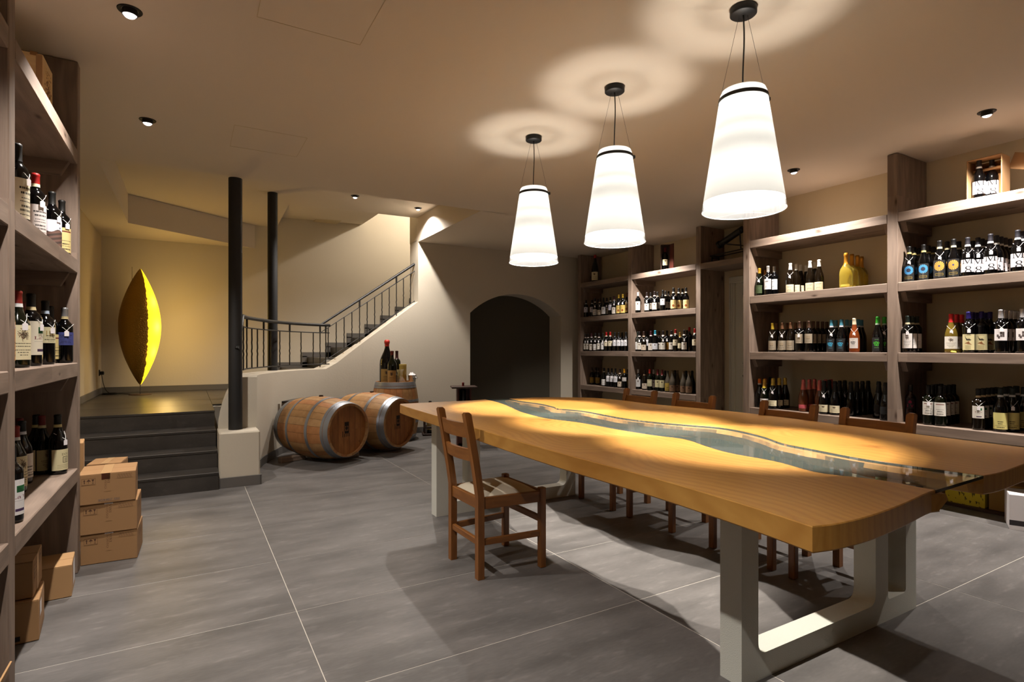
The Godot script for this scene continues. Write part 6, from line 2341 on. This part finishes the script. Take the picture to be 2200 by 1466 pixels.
func bottle_rows() -> Array:
	return [
		["wines on the upper shelf by the white door", [
			["greenlab", 1, 5.300, 1.866, 3.844, -72, "green bottle with green label, first from the door, upper door bay"],
			["silverw", 1, 5.290, 1.866, 3.735, -72, "bottle with white label and silver capsule, third from the door, upper door bay"],
			["silverw", 0, 5.368, 1.866, 3.716, -72, "bottle with white label and silver capsule, fourth from the door, upper door bay"],
			["goldcap", 0, 5.400, 1.866, 3.846, -72, "brown capped bottle standing behind, second from the door, upper door bay"],
			["whitecap", 1, 5.290, 1.866, 3.483, -72, "slope-shouldered bottle with white capsule, fifth from the door, upper door bay"],
			["whitecap", 0, 5.378, 1.866, 3.475, -72, "slope-shouldered bottle with white capsule, sixth from the door, upper door bay"],
			["whitecap", 0, 5.464, 1.866, 3.484, -72, "slope-shouldered bottle with white capsule, seventh from the door, upper door bay"],
			["whitecap", 0, 5.320, 1.866, 3.293, -72, "slope-shouldered bottle with white capsule, ninth from the door, upper door bay"],
			["whitecap", 0, 5.552, 1.866, 3.479, -72, "slope-shouldered bottle with white capsule, eighth from the door, upper door bay"],
			["whitecap", 0, 5.320, 1.866, 3.202, -72, "slope-shouldered bottle with white capsule, eleventh from the door, upper door bay"],
			["whitecap", 0, 5.420, 1.866, 3.306, -72, "slope-shouldered bottle with white capsule, tenth from the door, upper door bay"],
			["clear", 0, 5.300, 1.866, 2.933, -72, "clear gold bottle of pale wine, twelfth from the door, upper door bay"],
			["clear", 0, 5.418, 1.866, 2.946, -72, "clear gold bottle of pale wine, thirteenth from the door, upper door bay"],
			["clear", 0, 5.536, 1.866, 2.958, -72, "clear gold bottle of pale wine, fourteenth from the door, upper door bay"],
			["clear", 0, 5.638, 1.866, 2.975, -72, "clear gold bottle of pale wine, fifteenth from the door, upper door bay"],
			["clear", 0, 5.638, 1.866, 2.997, -72, "clear gold bottle of pale wine, sixteenth from the door, upper door bay"],
		]],
		["wines on the middle shelf by the white door", [
			["greyburg_g", 1, 5.275, 1.272, 3.671, -72, "grey labelled bottle with gold capsule, first from the door, middle door bay"],
			["greyburg", 1, 5.275, 1.272, 3.560, -72, "grey labelled slope-shouldered bottle, third from the door, middle door bay"],
			["greyburg", 0, 5.275, 1.272, 3.470, -72, "grey labelled slope-shouldered bottle, fifth from the door, middle door bay"],
			["greyburg", 0, 5.370, 1.272, 3.688, -72, "grey labelled slope-shouldered bottle, second from the door, middle door bay"],
			["greyburg", 0, 5.370, 1.272, 3.572, -72, "grey labelled slope-shouldered bottle, fourth from the door, middle door bay"],
			["greyburg", 0, 5.380, 1.272, 3.486, -72, "grey labelled slope-shouldered bottle, sixth from the door, middle door bay"],
			["greybord", 1, 5.270, 1.272, 3.372, -72, "grey labelled square-shouldered bottle, seventh from the door, middle door bay"],
			["greybord", 0, 5.270, 1.272, 3.274, -72, "grey labelled square-shouldered bottle, ninth from the door, middle door bay"],
			["greybord", 0, 5.360, 1.272, 3.376, -72, "grey labelled square-shouldered bottle, eighth from the door, middle door bay"],
			["greybord", 0, 5.370, 1.272, 3.293, -72, "grey labelled square-shouldered bottle, tenth from the door, middle door bay"],
			["greybord", 0, 5.450, 1.272, 3.294, -72, "grey labelled square-shouldered bottle, eleventh from the door, middle door bay"],
			["greybord", 0, 5.530, 1.272, 3.294, -72, "grey labelled square-shouldered bottle, twelfth from the door, middle door bay"],
			["greybord", 0, 5.612, 1.272, 3.297, -72, "grey labelled square-shouldered bottle, thirteenth from the door, middle door bay"],
			["bluecap", 1, 5.280, 1.272, 3.057, -72, "black bottle with pale blue capsule, fourteenth from the door, middle door bay"],
			["bluecap", 0, 5.280, 1.272, 2.964, -72, "black bottle with pale blue capsule, sixteenth from the door, middle door bay"],
			["rose", 1, 5.270, 1.272, 2.843, -72, "amber rose bottle with cream capsule, nineteenth from the door, middle door bay"],
			["bluecap", 0, 5.370, 1.272, 3.069, -72, "black bottle with pale blue capsule, fifteenth from the door, middle door bay"],
			["bluecap", 0, 5.370, 1.272, 2.965, -72, "black bottle with pale blue capsule, seventeenth from the door, middle door bay"],
			["bluecap", 0, 5.460, 1.272, 2.973, -72, "black bottle with pale blue capsule, eighteenth from the door, middle door bay"],
			["bluecap", 0, 5.400, 1.272, 2.879, -72, "black bottle with pale blue capsule, twentieth from the door, middle door bay"],
			["bluecap", 0, 5.522, 1.272, 2.913, -72, "black bottle with pale blue capsule, twenty-first from the door, middle door bay"],
			["greencap", 0, 5.270, 1.272, 2.642, -72, "black bottle with bright green capsule, twenty-second from the door, middle door bay"],
			["greencap", 1, 5.362, 1.272, 2.634, -72, "black bottle with bright green capsule, twenty-third from the door, middle door bay"],
		]],
		["sparkling wines on the low shelf by the white door", [
			["spark_y", 1, 5.270, 0.680, 3.761, -72, "sparkling bottle with yellow neck collar, third from the door, low door bay"],
			["spark_g", 1, 5.270, 0.680, 3.663, -72, "sparkling bottle with gold foil, fifth from the door, low door bay"],
			["orangecap", 0, 5.300, 0.680, 3.842, -72, "dark bottle with orange foil, first from the door, low door bay"],
			["orangecap", 0, 5.392, 0.680, 3.842, -72, "dark bottle with orange foil, second from the door, low door bay"],
			["spark_g", 0, 5.368, 0.680, 3.660, -72, "sparkling bottle with gold foil, sixth from the door, low door bay"],
			["spark_k", 0, 5.484, 0.680, 3.840, -72, "plain black sparkling bottle, fourth from the door, low door bay"],
			["spark_g", 0, 5.462, 0.680, 3.656, -72, "sparkling bottle with gold foil, seventh from the door, low door bay"],
			["spark_p", 0, 5.320, 0.680, 3.363, -72, "pink sparkling bottle with rose foil, eighth from the door, low door bay"],
			["spark_p", 0, 5.414, 0.680, 3.359, -72, "pink sparkling bottle with rose foil, ninth from the door, low door bay"],
			["spark_b", 1, 5.280, 0.680, 3.129, -72, "dark sparkling bottle with cream label, twelfth from the door, low door bay"],
			["spark_p", 0, 5.512, 0.680, 3.365, -72, "pink sparkling bottle with rose foil, tenth from the door, low door bay"],
			["spark_p", 0, 5.360, 0.680, 3.221, -72, "pink sparkling bottle with rose foil, eleventh from the door, low door bay"],
			["spark_b", 0, 5.290, 0.680, 3.031, -72, "dark sparkling bottle with cream label, sixteenth from the door, low door bay"],
			["spark_k", 0, 5.442, 0.680, 3.174, -72, "plain black sparkling bottle, fourteenth from the door, low door bay"],
			["spark_p", 0, 5.506, 0.680, 3.247, -72, "pink sparkling bottle with rose foil, thirteenth from the door, low door bay"],
			["spark_p", 0, 5.602, 0.680, 3.251, -72, "pink sparkling bottle with rose foil, fifteenth from the door, low door bay"],
			["spark_k", 0, 5.410, 0.680, 3.055, -72, "plain black sparkling bottle, seventeenth from the door, low door bay"],
			["spark_k", 1, 5.506, 0.680, 3.060, -72, "plain black sparkling bottle, eighteenth from the door, low door bay"],
			["spark_k", 0, 5.340, 0.680, 2.912, -72, "plain black sparkling bottle, nineteenth from the door, low door bay"],
			["spark_k", 0, 5.438, 0.680, 2.910, -72, "plain black sparkling bottle, twentieth from the door, low door bay"],
			["spark_k", 0, 5.534, 0.680, 2.911, -72, "plain black sparkling bottle, twenty-first from the door, low door bay"],
			["spark_k", 0, 5.630, 0.680, 2.910, -72, "plain black sparkling bottle, twenty-second from the door, low door bay"],
			["spark_t", 0, 5.420, 0.680, 2.709, -72, "black sparkling bottle with fine white print, twenty-third from the door, low door bay"],
			["spark_t", 0, 5.280, 0.680, 2.583, -72, "black sparkling bottle with fine white print, twenty-fourth from the door, low door bay"],
		]],
		["bottles in the open cardboard box", [
			["m8", 0, 5.330, 2.466, 1.934, -68, "dark bottle with big lettered label, first from the door, inside the open box"],
			["m8", 0, 5.396, 2.466, 1.877, -68, "dark bottle with big lettered label, second from the door, inside the open box"],
		]],
		["wines on the upper shelf of the end bay", [
			["ros_b", 1, 5.290, 1.866, 2.404, -72, "black bottle with blue rosette, first from the post, upper end bay"],
			["ros_b", 0, 5.376, 1.866, 2.404, -72, "black bottle with blue rosette, second from the post, upper end bay"],
			["ros_b", 0, 5.300, 1.866, 2.301, -72, "black bottle with blue rosette, fourth from the post, upper end bay"],
			["ros_b", 0, 5.400, 1.866, 2.308, -72, "black bottle with blue rosette, fifth from the post, upper end bay"],
			["ros_b", 0, 5.462, 1.866, 2.404, -72, "black bottle with blue rosette, third from the post, upper end bay"],
			["ros_g", 1, 5.280, 1.866, 2.178, -72, "black bottle with gold rosette, eighth from the post, upper end bay"],
			["ros_b", 0, 5.490, 1.866, 2.311, -72, "black bottle with blue rosette, sixth from the post, upper end bay"],
			["ros_b", 0, 5.580, 1.866, 2.328, -72, "black bottle with blue rosette, seventh from the post, upper end bay"],
			["ros_g", 0, 5.300, 1.866, 2.090, -72, "black bottle with gold rosette, tenth from the post, upper end bay"],
			["ros_g", 0, 5.380, 1.866, 2.166, -72, "black bottle with gold rosette, ninth from the post, upper end bay"],
			["ros_g", 0, 5.454, 1.866, 2.114, -72, "black bottle with gold rosette, eleventh from the post, upper end bay"],
			["m8", 1, 5.290, 1.866, 1.993, -72, "dark bottle with big lettered label, twelfth from the post, upper end bay"],
			["m8", 1, 5.370, 1.866, 1.956, -72, "dark bottle with big lettered label, fourteenth from the post, upper end bay"],
			["m8", 1, 5.280, 1.866, 1.845, -72, "dark bottle with big lettered label, seventeenth from the post, upper end bay"],
			["m8", 0, 5.458, 1.866, 1.960, -72, "dark bottle with big lettered label, fifteenth from the post, upper end bay"],
			["m8", 0, 5.502, 1.866, 2.038, -72, "dark bottle with big lettered label, thirteenth from the post, upper end bay"],
			["m8", 0, 5.550, 1.866, 1.967, -72, "dark bottle with big lettered label, sixteenth from the post, upper end bay"],
			["m8", 0, 5.390, 1.866, 1.846, -72, "dark bottle with big lettered label, eighteenth from the post, upper end bay"],
			["m8", 0, 5.478, 1.866, 1.850, -72, "dark bottle with big lettered label, nineteenth from the post, upper end bay"],
			["m8", 0, 5.568, 1.866, 1.853, -72, "dark bottle with big lettered label, twentieth from the post, upper end bay"],
			["m8", 0, 5.653, 1.866, 1.851, -72, "dark bottle with big lettered label, twenty-first from the post, upper end bay"],
			["m8", 1, 5.280, 1.866, 1.683, -72, "dark bottle with big lettered label, twenty-second from the post, upper end bay"],
			["m8", 0, 5.370, 1.866, 1.687, -72, "dark bottle with big lettered label, twenty-third from the post, upper end bay"],
		]],
		["wines on the middle shelf of the end bay", [
			["dgreen", 1, 5.270, 1.272, 2.407, -72, "pale labelled bottle with dark green capsule, first from the post, middle end bay"],
			["dgreen", 0, 5.350, 1.272, 2.407, -72, "pale labelled bottle with dark green capsule, second from the post, middle end bay"],
			["dgreen", 0, 5.430, 1.272, 2.407, -72, "pale labelled bottle with dark green capsule, third from the post, middle end bay"],
			["redcap", 1, 5.290, 1.272, 2.102, -72, "white wine bottle with red capsule, fourth from the post, middle end bay"],
			["redcap", 0, 5.380, 1.272, 2.100, -72, "white wine bottle with red capsule, fifth from the post, middle end bay"],
			["redcap", 0, 5.470, 1.272, 2.100, -72, "white wine bottle with red capsule, sixth from the post, middle end bay"],
			["purple", 1, 5.270, 1.272, 1.979, -72, "wading bird labelled bottle with purple capsule, seventh from the post, middle end bay"],
			["purple", 0, 5.324, 1.272, 1.917, -72, "wading bird labelled bottle with purple capsule, tenth from the post, middle end bay"],
			["purple", 0, 5.366, 1.272, 1.989, -72, "wading bird labelled bottle with purple capsule, eighth from the post, middle end bay"],
			["purple", 0, 5.450, 1.272, 1.995, -72, "wading bird labelled bottle with purple capsule, ninth from the post, middle end bay"],
			["purple", 0, 5.528, 1.272, 1.962, -72, "wading bird labelled bottle with purple capsule, eleventh from the post, middle end bay"],
			["purple", 0, 5.450, 1.272, 1.908, -72, "wading bird labelled bottle with purple capsule, twelfth from the post, middle end bay"],
			["silver2", 1, 5.270, 1.272, 1.779, -72, "square patterned bottle with silver capsule, thirteenth from the post, middle end bay"],
			["silver2", 0, 5.356, 1.272, 1.781, -72, "square patterned bottle with silver capsule, fourteenth from the post, middle end bay"],
			["silver2", 0, 5.440, 1.272, 1.781, -72, "square patterned bottle with silver capsule, fifteenth from the post, middle end bay"],
			["silver2", 0, 5.530, 1.272, 1.784, -72, "square patterned bottle with silver capsule, sixteenth from the post, middle end bay"],
			["silver2", 0, 5.280, 1.272, 1.656, -72, "square patterned bottle with silver capsule, eighteenth from the post, middle end bay"],
			["silver2", 0, 5.618, 1.272, 1.785, -72, "square patterned bottle with silver capsule, seventeenth from the post, middle end bay"],
		]],
		["wines on the low shelf of the end bay", [
			["pinkb", 0, 5.320, 0.680, 2.406, -72, "dark red bottle with pink emblem, first from the post, low end bay"],
			["crown", 1, 5.275, 0.680, 2.254, -72, "green bottle with tall cream label, second from the post, low end bay"],
			["crown", 0, 5.275, 0.680, 2.171, -72, "green bottle with tall cream label, fifth from the post, low end bay"],
			["crown", 0, 5.365, 0.680, 2.262, -72, "green bottle with tall cream label, third from the post, low end bay"],
			["crown", 0, 5.450, 0.680, 2.270, -72, "green bottle with tall cream label, fourth from the post, low end bay"],
			["crown", 0, 5.360, 0.680, 2.174, -72, "green bottle with tall cream label, seventh from the post, low end bay"],
			["crown", 0, 5.450, 0.680, 2.179, -72, "green bottle with tall cream label, eighth from the post, low end bay"],
			["crown", 0, 5.535, 0.680, 2.183, -72, "green bottle with tall cream label, ninth from the post, low end bay"],
			["crown", 0, 5.536, 0.680, 2.272, -72, "green bottle with tall cream label, sixth from the post, low end bay"],
			["crest2", 1, 5.275, 0.680, 1.919, -72, "brown bottle with small leaf label, tenth from the post, low end bay"],
			["crest2", 0, 5.361, 0.680, 1.919, -72, "brown bottle with small leaf label, eleventh from the post, low end bay"],
			["crest2", 0, 5.446, 0.680, 1.918, -72, "brown bottle with small leaf label, twelfth from the post, low end bay"],
			["crest2", 0, 5.531, 0.680, 1.921, -72, "brown bottle with small leaf label, thirteenth from the post, low end bay"],
			["crest2", 0, 5.616, 0.680, 1.924, -72, "brown bottle with small leaf label, fourteenth from the post, low end bay"],
			["yellowlab", 0, 5.300, 0.680, 1.792, -72, "broad bottle with yellow label, fifteenth from the post, low end bay"],
			["yellowlab", 1, 5.383, 0.680, 1.749, -72, "broad bottle with yellow label, eighteenth from the post, low end bay"],
			["yellowlab", 0, 5.450, 0.680, 1.812, -72, "broad bottle with yellow label, sixteenth from the post, low end bay"],
			["yellowlab", 0, 5.546, 0.680, 1.819, -72, "broad bottle with yellow label, seventeenth from the post, low end bay"],
			["yellowlab", 0, 5.641, 0.680, 1.805, -72, "broad bottle with yellow label, nineteenth from the post, low end bay"],
			["yellowlab", 0, 5.650, 0.680, 1.813, -72, "broad bottle with yellow label, twentieth from the post, low end bay"],
			["yellowlab", 0, 5.530, 0.680, 1.727, -72, "broad bottle with yellow label, twenty-first from the post, low end bay"],
		]],
		["magnum on top of the far rack", [
			["magnum", 0, 6.140, 2.465, 7.688, -52, "large red wax sealed bottle with cream label, on the top shelf by the niche"],
		]],
		["wines on the upper shelf beside the niche", [
			["wlab", 0, 6.090, 1.864, 7.878, -52, "black bottle with bluish white label, first from the niche, upper niche bay"],
			["wburg", 1, 6.070, 1.864, 7.601, -52, "dark bottle with low white label, third from the niche, upper niche bay"],
			["tan", 1, 6.070, 1.864, 7.475, -52, "dark bottle with blush label, fifth from the niche, upper niche bay"],
			["wlab", 0, 6.150, 1.864, 7.785, -52, "black bottle with bluish white label, second from the niche, upper niche bay"],
			["gwhite", 0, 6.070, 1.864, 7.375, -52, "green glass bottle with white label, sixth from the niche, upper niche bay"],
			["wband", 1, 6.152, 1.864, 7.387, -52, "dark bottle with white neck band, seventh from the niche, upper niche bay"],
			["wlab", 1, 6.090, 1.864, 7.222, -52, "black bottle with bluish white label, eighth from the niche, upper niche bay"],
			["purplecap", 1, 6.080, 1.864, 7.115, -52, "dark bottle with wine red capsule, ninth from the niche, upper niche bay"],
			["goldlab", 1, 6.080, 1.864, 7.002, -52, "gold capped bottle with golden label, tenth from the niche, upper niche bay"],
			["goldlab", 1, 6.080, 1.864, 6.904, -52, "gold capped bottle with golden label, eleventh from the niche, upper niche bay"],
			["tallgold", 1, 6.170, 1.864, 6.905, -52, "tall bottle with ochre label, twelfth from the niche, upper niche bay"],
			["plain", 0, 6.180, 1.864, 7.653, -52, "shaded bottle set back in the second row, fourth from the niche, upper niche bay"],
		]],
		["wines on the upper shelf left of the white door", [
			["wcap", 0, 6.080, 1.864, 6.552, -52, "bottle with white capsule and tall label, first from the niche, upper case bay"],
			["wband", 1, 6.080, 1.864, 6.358, -52, "dark bottle with white neck band, second from the niche, upper case bay"],
			["wband", 1, 6.070, 1.864, 6.184, -52, "dark bottle with white neck band, fourth from the niche, upper case bay"],
			["bcap", 0, 6.080, 1.864, 6.025, -52, "black capped bottle with high white label, sixth from the niche, upper case bay"],
			["medal", 1, 6.070, 1.864, 5.805, -52, "dark bottle with cream medal label, ninth from the niche, upper case bay"],
			["medal", 0, 6.156, 1.864, 5.785, -52, "dark bottle with cream medal label, tenth from the niche, upper case bay"],
			["medal", 0, 6.246, 1.864, 5.797, -52, "dark bottle with cream medal label, eleventh from the niche, upper case bay"],
			["medal", 0, 6.200, 1.864, 5.689, -52, "dark bottle with cream medal label, twelfth from the niche, upper case bay"],
			["plain", 0, 6.160, 1.864, 6.360, -52, "shaded bottle set back in the second row, third from the niche, upper case bay"],
			["plain", 0, 6.160, 1.864, 6.215, -52, "shaded bottle set back in the second row, fifth from the niche, upper case bay"],
			["plain", 0, 6.170, 1.864, 6.058, -52, "shaded bottle set back in the second row, seventh from the niche, upper case bay"],
			["plain", 0, 6.248, 1.864, 6.074, -52, "shaded bottle set back in the second row, eighth from the niche, upper case bay"],
		]],
		["wines on the middle shelf beside the niche", [
			["wband", 1, 6.080, 1.266, 7.878, -52, "dark bottle with white neck band, first from the niche, middle niche bay"],
			["wband", 1, 6.080, 1.266, 7.808, -52, "dark bottle with white neck band, second from the niche, middle niche bay"],
			["purplecap", 1, 6.075, 1.266, 7.706, -52, "dark bottle with wine red capsule, third from the niche, middle niche bay"],
			["wburg", 1, 6.070, 1.266, 7.594, -52, "dark bottle with low white label, fourth from the niche, middle niche bay"],
			["wband", 1, 6.070, 1.266, 7.498, -52, "dark bottle with white neck band, fifth from the niche, middle niche bay"],
			["gwhite", 1, 6.070, 1.266, 7.391, -52, "green glass bottle with white label, sixth from the niche, middle niche bay"],
			["redtop", 1, 6.075, 1.266, 7.309, -52, "dark bottle with bright red capsule, seventh from the niche, middle niche bay"],
			["redtop", 0, 6.080, 1.266, 7.214, -52, "dark bottle with bright red capsule, eighth from the niche, middle niche bay"],
			["bcap", 1, 6.070, 1.266, 7.086, -52, "black capped bottle with high white label, ninth from the niche, middle niche bay"],
			["bcap", 1, 6.080, 1.266, 7.006, -52, "black capped bottle with high white label, tenth from the niche, middle niche bay"],
			["bcap", 1, 6.162, 1.266, 7.013, -52, "black capped bottle with high white label, eleventh from the niche, middle niche bay"],
			["bcap", 1, 6.100, 1.266, 6.853, -52, "black capped bottle with high white label, twelfth from the niche, middle niche bay"],
		]],
		["wines on the middle shelf left of the white door", [
			["gwhite", 1, 6.090, 1.266, 6.568, -52, "green glass bottle with white label, first from the niche, middle case bay"],
			["wband", 1, 6.080, 1.266, 6.519, -52, "dark bottle with white neck band, second from the niche, middle case bay"],
			["tan", 1, 6.070, 1.266, 6.414, -52, "dark bottle with blush label, fourth from the niche, middle case bay"],
			["bcap", 1, 6.152, 1.266, 6.430, -52, "black capped bottle with high white label, fifth from the niche, middle case bay"],
			["purplecap", 0, 6.090, 1.266, 6.281, -52, "dark bottle with wine red capsule, sixth from the niche, middle case bay"],
			["cyan", 0, 6.070, 1.266, 6.171, -52, "dark bottle with turquoise capsule, seventh from the niche, middle case bay"],
			["wband", 0, 6.154, 1.266, 6.175, -52, "dark bottle with white neck band, eighth from the niche, middle case bay"],
			["wband", 1, 6.070, 1.266, 6.010, -52, "dark bottle with white neck band, ninth from the niche, middle case bay"],
			["ochre", 1, 6.154, 1.266, 6.014, -52, "dark bottle with mustard label, tenth from the niche, middle case bay"],
			["wband", 0, 6.080, 1.266, 5.855, -52, "dark bottle with white neck band, eleventh from the niche, middle case bay"],
			["redtop", 0, 6.070, 1.266, 5.765, -52, "dark bottle with bright red capsule, twelfth from the niche, middle case bay"],
			["shortgold", 0, 6.070, 1.266, 5.680, -52, "short bottle with dull gold capsule, thirteenth from the niche, middle case bay"],
			["wband", 1, 6.070, 1.266, 5.604, -52, "dark bottle with white neck band, fourteenth from the niche, middle case bay"],
			["tallred", 0, 6.150, 1.266, 5.583, -52, "tall plain black bottle with red capsule, sixteenth from the niche, middle case bay"],
			["plain", 0, 6.200, 1.266, 5.674, -52, "shaded bottle set back in the second row, fifteenth from the niche, middle case bay"],
			["goldcap", 0, 6.200, 1.266, 6.566, -52, "brown capped bottle standing behind, third from the niche, middle case bay"],
			["redtop", 0, 6.100, 1.266, 5.438, -52, "dark bottle with bright red capsule, seventeenth from the niche, middle case bay"],
		]],
		["wines on the low shelf beside the niche", [
			["yelback", 0, 6.220, 0.672, 7.875, -52, "shaded bottle with dull yellow label, first from the niche, low niche bay"],
			["yelback", 0, 6.304, 0.672, 7.875, -52, "shaded bottle with dull yellow label, second from the niche, low niche bay"],
			["yelback", 0, 6.250, 0.672, 7.742, -52, "shaded bottle with dull yellow label, third from the niche, low niche bay"],
			["wburg", 0, 6.100, 0.672, 7.400, -52, "dark bottle with low white label, fourth from the niche, low niche bay"],
			["bcap", 1, 6.090, 0.672, 7.276, -52, "black capped bottle with high white label, fifth from the niche, low niche bay"],
			["bcap", 1, 6.090, 0.672, 7.185, -52, "black capped bottle with high white label, sixth from the niche, low niche bay"],
			["bcap", 1, 6.080, 0.672, 7.081, -52, "black capped bottle with high white label, seventh from the niche, low niche bay"],
			["tan", 1, 6.080, 0.672, 6.975, -52, "dark bottle with blush label, eighth from the niche, low niche bay"],
			["yelcap", 0, 6.070, 0.672, 6.856, -52, "dark bottle with orange yellow capsule, ninth from the niche, low niche bay"],
			["yelback", 0, 6.154, 0.672, 6.871, -52, "shaded bottle with dull yellow label, tenth from the niche, low niche bay"],
		]],
		["old wines on the low shelf left of the white door", [
			["silv3", 1, 6.100, 0.672, 6.566, -52, "grey labelled bottle with silver capsule, first from the niche, low case bay"],
			["tan", 0, 6.100, 0.672, 6.426, -52, "dark bottle with blush label, second from the niche, low case bay"],
			["redwax", 0, 6.080, 0.672, 6.295, -52, "green bottle with coral capsule, third from the niche, low case bay"],
			["silv3", 0, 6.166, 0.672, 6.300, -52, "grey labelled bottle with silver capsule, fourth from the niche, low case bay"],
			["darkred", 0, 6.080, 0.672, 6.129, -52, "green bottle with dark red capsule, fifth from the niche, low case bay"],
			["darkred", 0, 6.080, 0.672, 6.038, -52, "green bottle with dark red capsule, sixth from the niche, low case bay"],
			["dustyl", 0, 6.080, 0.672, 5.927, -52, "dusty old bottle with yellow label, eighth from the niche, low case bay"],
			["dusty", 0, 6.080, 0.672, 5.837, -52, "dusty old bottle with faded brown label, ninth from the niche, low case bay"],
			["dusty", 0, 6.174, 0.672, 5.828, -52, "dusty old bottle with faded brown label, eleventh from the niche, low case bay"],
			["dusty", 0, 6.080, 0.672, 5.630, -52, "dusty old bottle with faded brown label, twelfth from the niche, low case bay"],
			["dusty", 0, 6.080, 0.672, 5.528, -52, "dusty old bottle with faded brown label, fourteenth from the niche, low case bay"],
			["plain", 0, 6.200, 0.672, 6.097, -52, "shaded bottle set back in the second row, seventh from the niche, low case bay"],
			["spark_k", 0, 6.212, 0.672, 5.913, -52, "plain black sparkling bottle, tenth from the niche, low case bay"],
			["spark_k", 0, 6.200, 0.672, 5.689, -52, "plain black sparkling bottle, thirteenth from the niche, low case bay"],
			["spark_k", 0, 6.288, 0.672, 5.657, -52, "plain black sparkling bottle, fifteenth from the niche, low case bay"],
		]],
		["wines on the upper shelf above the cartons", [
			["tallcream", 1, -0.620, 1.820, 3.079, 62, "bottle with tall cream label, first from the post, upper carton rack"],
			["redwhite", 1, -0.625, 1.820, 3.435, 40, "bottle with red capsule and white label, second from the post, upper carton rack"],
			["hills", 1, -0.625, 1.820, 3.810, 45, "bottle with landscape picture label, third from the post, upper carton rack"],
			["kraft", 1, -0.610, 1.820, 3.980, 38, "bottle with plain yellowish label, fourth from the post, upper carton rack"],
		]],
		["wines on the middle shelf above the cartons", [
			["orangelab", 1, -0.620, 1.224, 2.848, 50, "bottle with orange label, first from the post, middle carton rack"],
			["cream3", 1, -0.615, 1.224, 3.054, 40, "bottle with long cream label, second from the post, middle carton rack"],
			["leaf", 1, -0.620, 1.224, 3.317, 62, "bottle with green leaf label, fourth from the post, middle carton rack"],
			["cream2", 1, -0.620, 1.224, 3.612, 45, "bottle with short cream label and blue neck band, fifth from the post, middle carton rack"],
			["bluelab", 1, -0.600, 1.224, 3.996, 15, "bottle with violet blue label, seventh from the post, middle carton rack"],
			["redback", 0, -0.740, 1.224, 3.766, 50, "shaded bottle with dark red capsule, third from the post, middle carton rack"],
			["kraft", 0, -0.660, 1.224, 3.974, 50, "bottle with plain yellowish label, sixth from the post, middle carton rack"],
		]],
		["wines on the low shelf above the cartons", [
			["white4", 0, -0.605, 0.614, 2.913, 50, "bottle with white picture label, first from the post, low carton rack"],
			["cream3", 0, -0.710, 0.614, 3.492, 50, "bottle with long cream label, second from the post, low carton rack"],
			["pale", 0, -0.730, 0.614, 3.715, 55, "bottle with pale printed label, fourth from the post, low carton rack"],
			["crestb", 0, -0.720, 0.614, 3.974, 55, "broad bottle with crest label, fifth from the post, low carton rack"],
			["crestb", 1, -0.620, 0.614, 3.927, 52, "broad bottle with crest label, seventh from the post, low carton rack"],
			["redback", 0, -0.695, 0.614, 3.967, 50, "shaded bottle with dark red capsule, sixth from the post, low carton rack"],
			["redback", 0, -0.770, 0.614, 3.871, 50, "shaded bottle with dark red capsule, third from the post, low carton rack"],
		]],
		["bottles on the standing barrel", [
			["jero", 0, 2.490, 0.806, 7.880, -20, "very large bottle sealed with knobbly red wax, tallest on the standing barrel"],
			["mag2", 0, 2.500, 0.806, 7.680, -25, "large bottle with stained parchment label, in front on the standing barrel"],
			["mag3", 0, 2.660, 0.806, 7.950, -20, "large bottle with dark capsule, behind the glass decanter"],
		]],
		["display bottles", [
			["mag4", 0, 3.190, 0.031, 7.970, -20, "large old bottle held in the wooden stand on the floor"],
			["redsmall", 0, 3.220, 0.550, 6.860, -25, "dark bottle with red capsule inside the wooden plinth"],
			["casebottle", 0, 6.130, 2.475, 6.030, -40, "dark bottle with red capsule inside the red gift case"],
		]],
	]
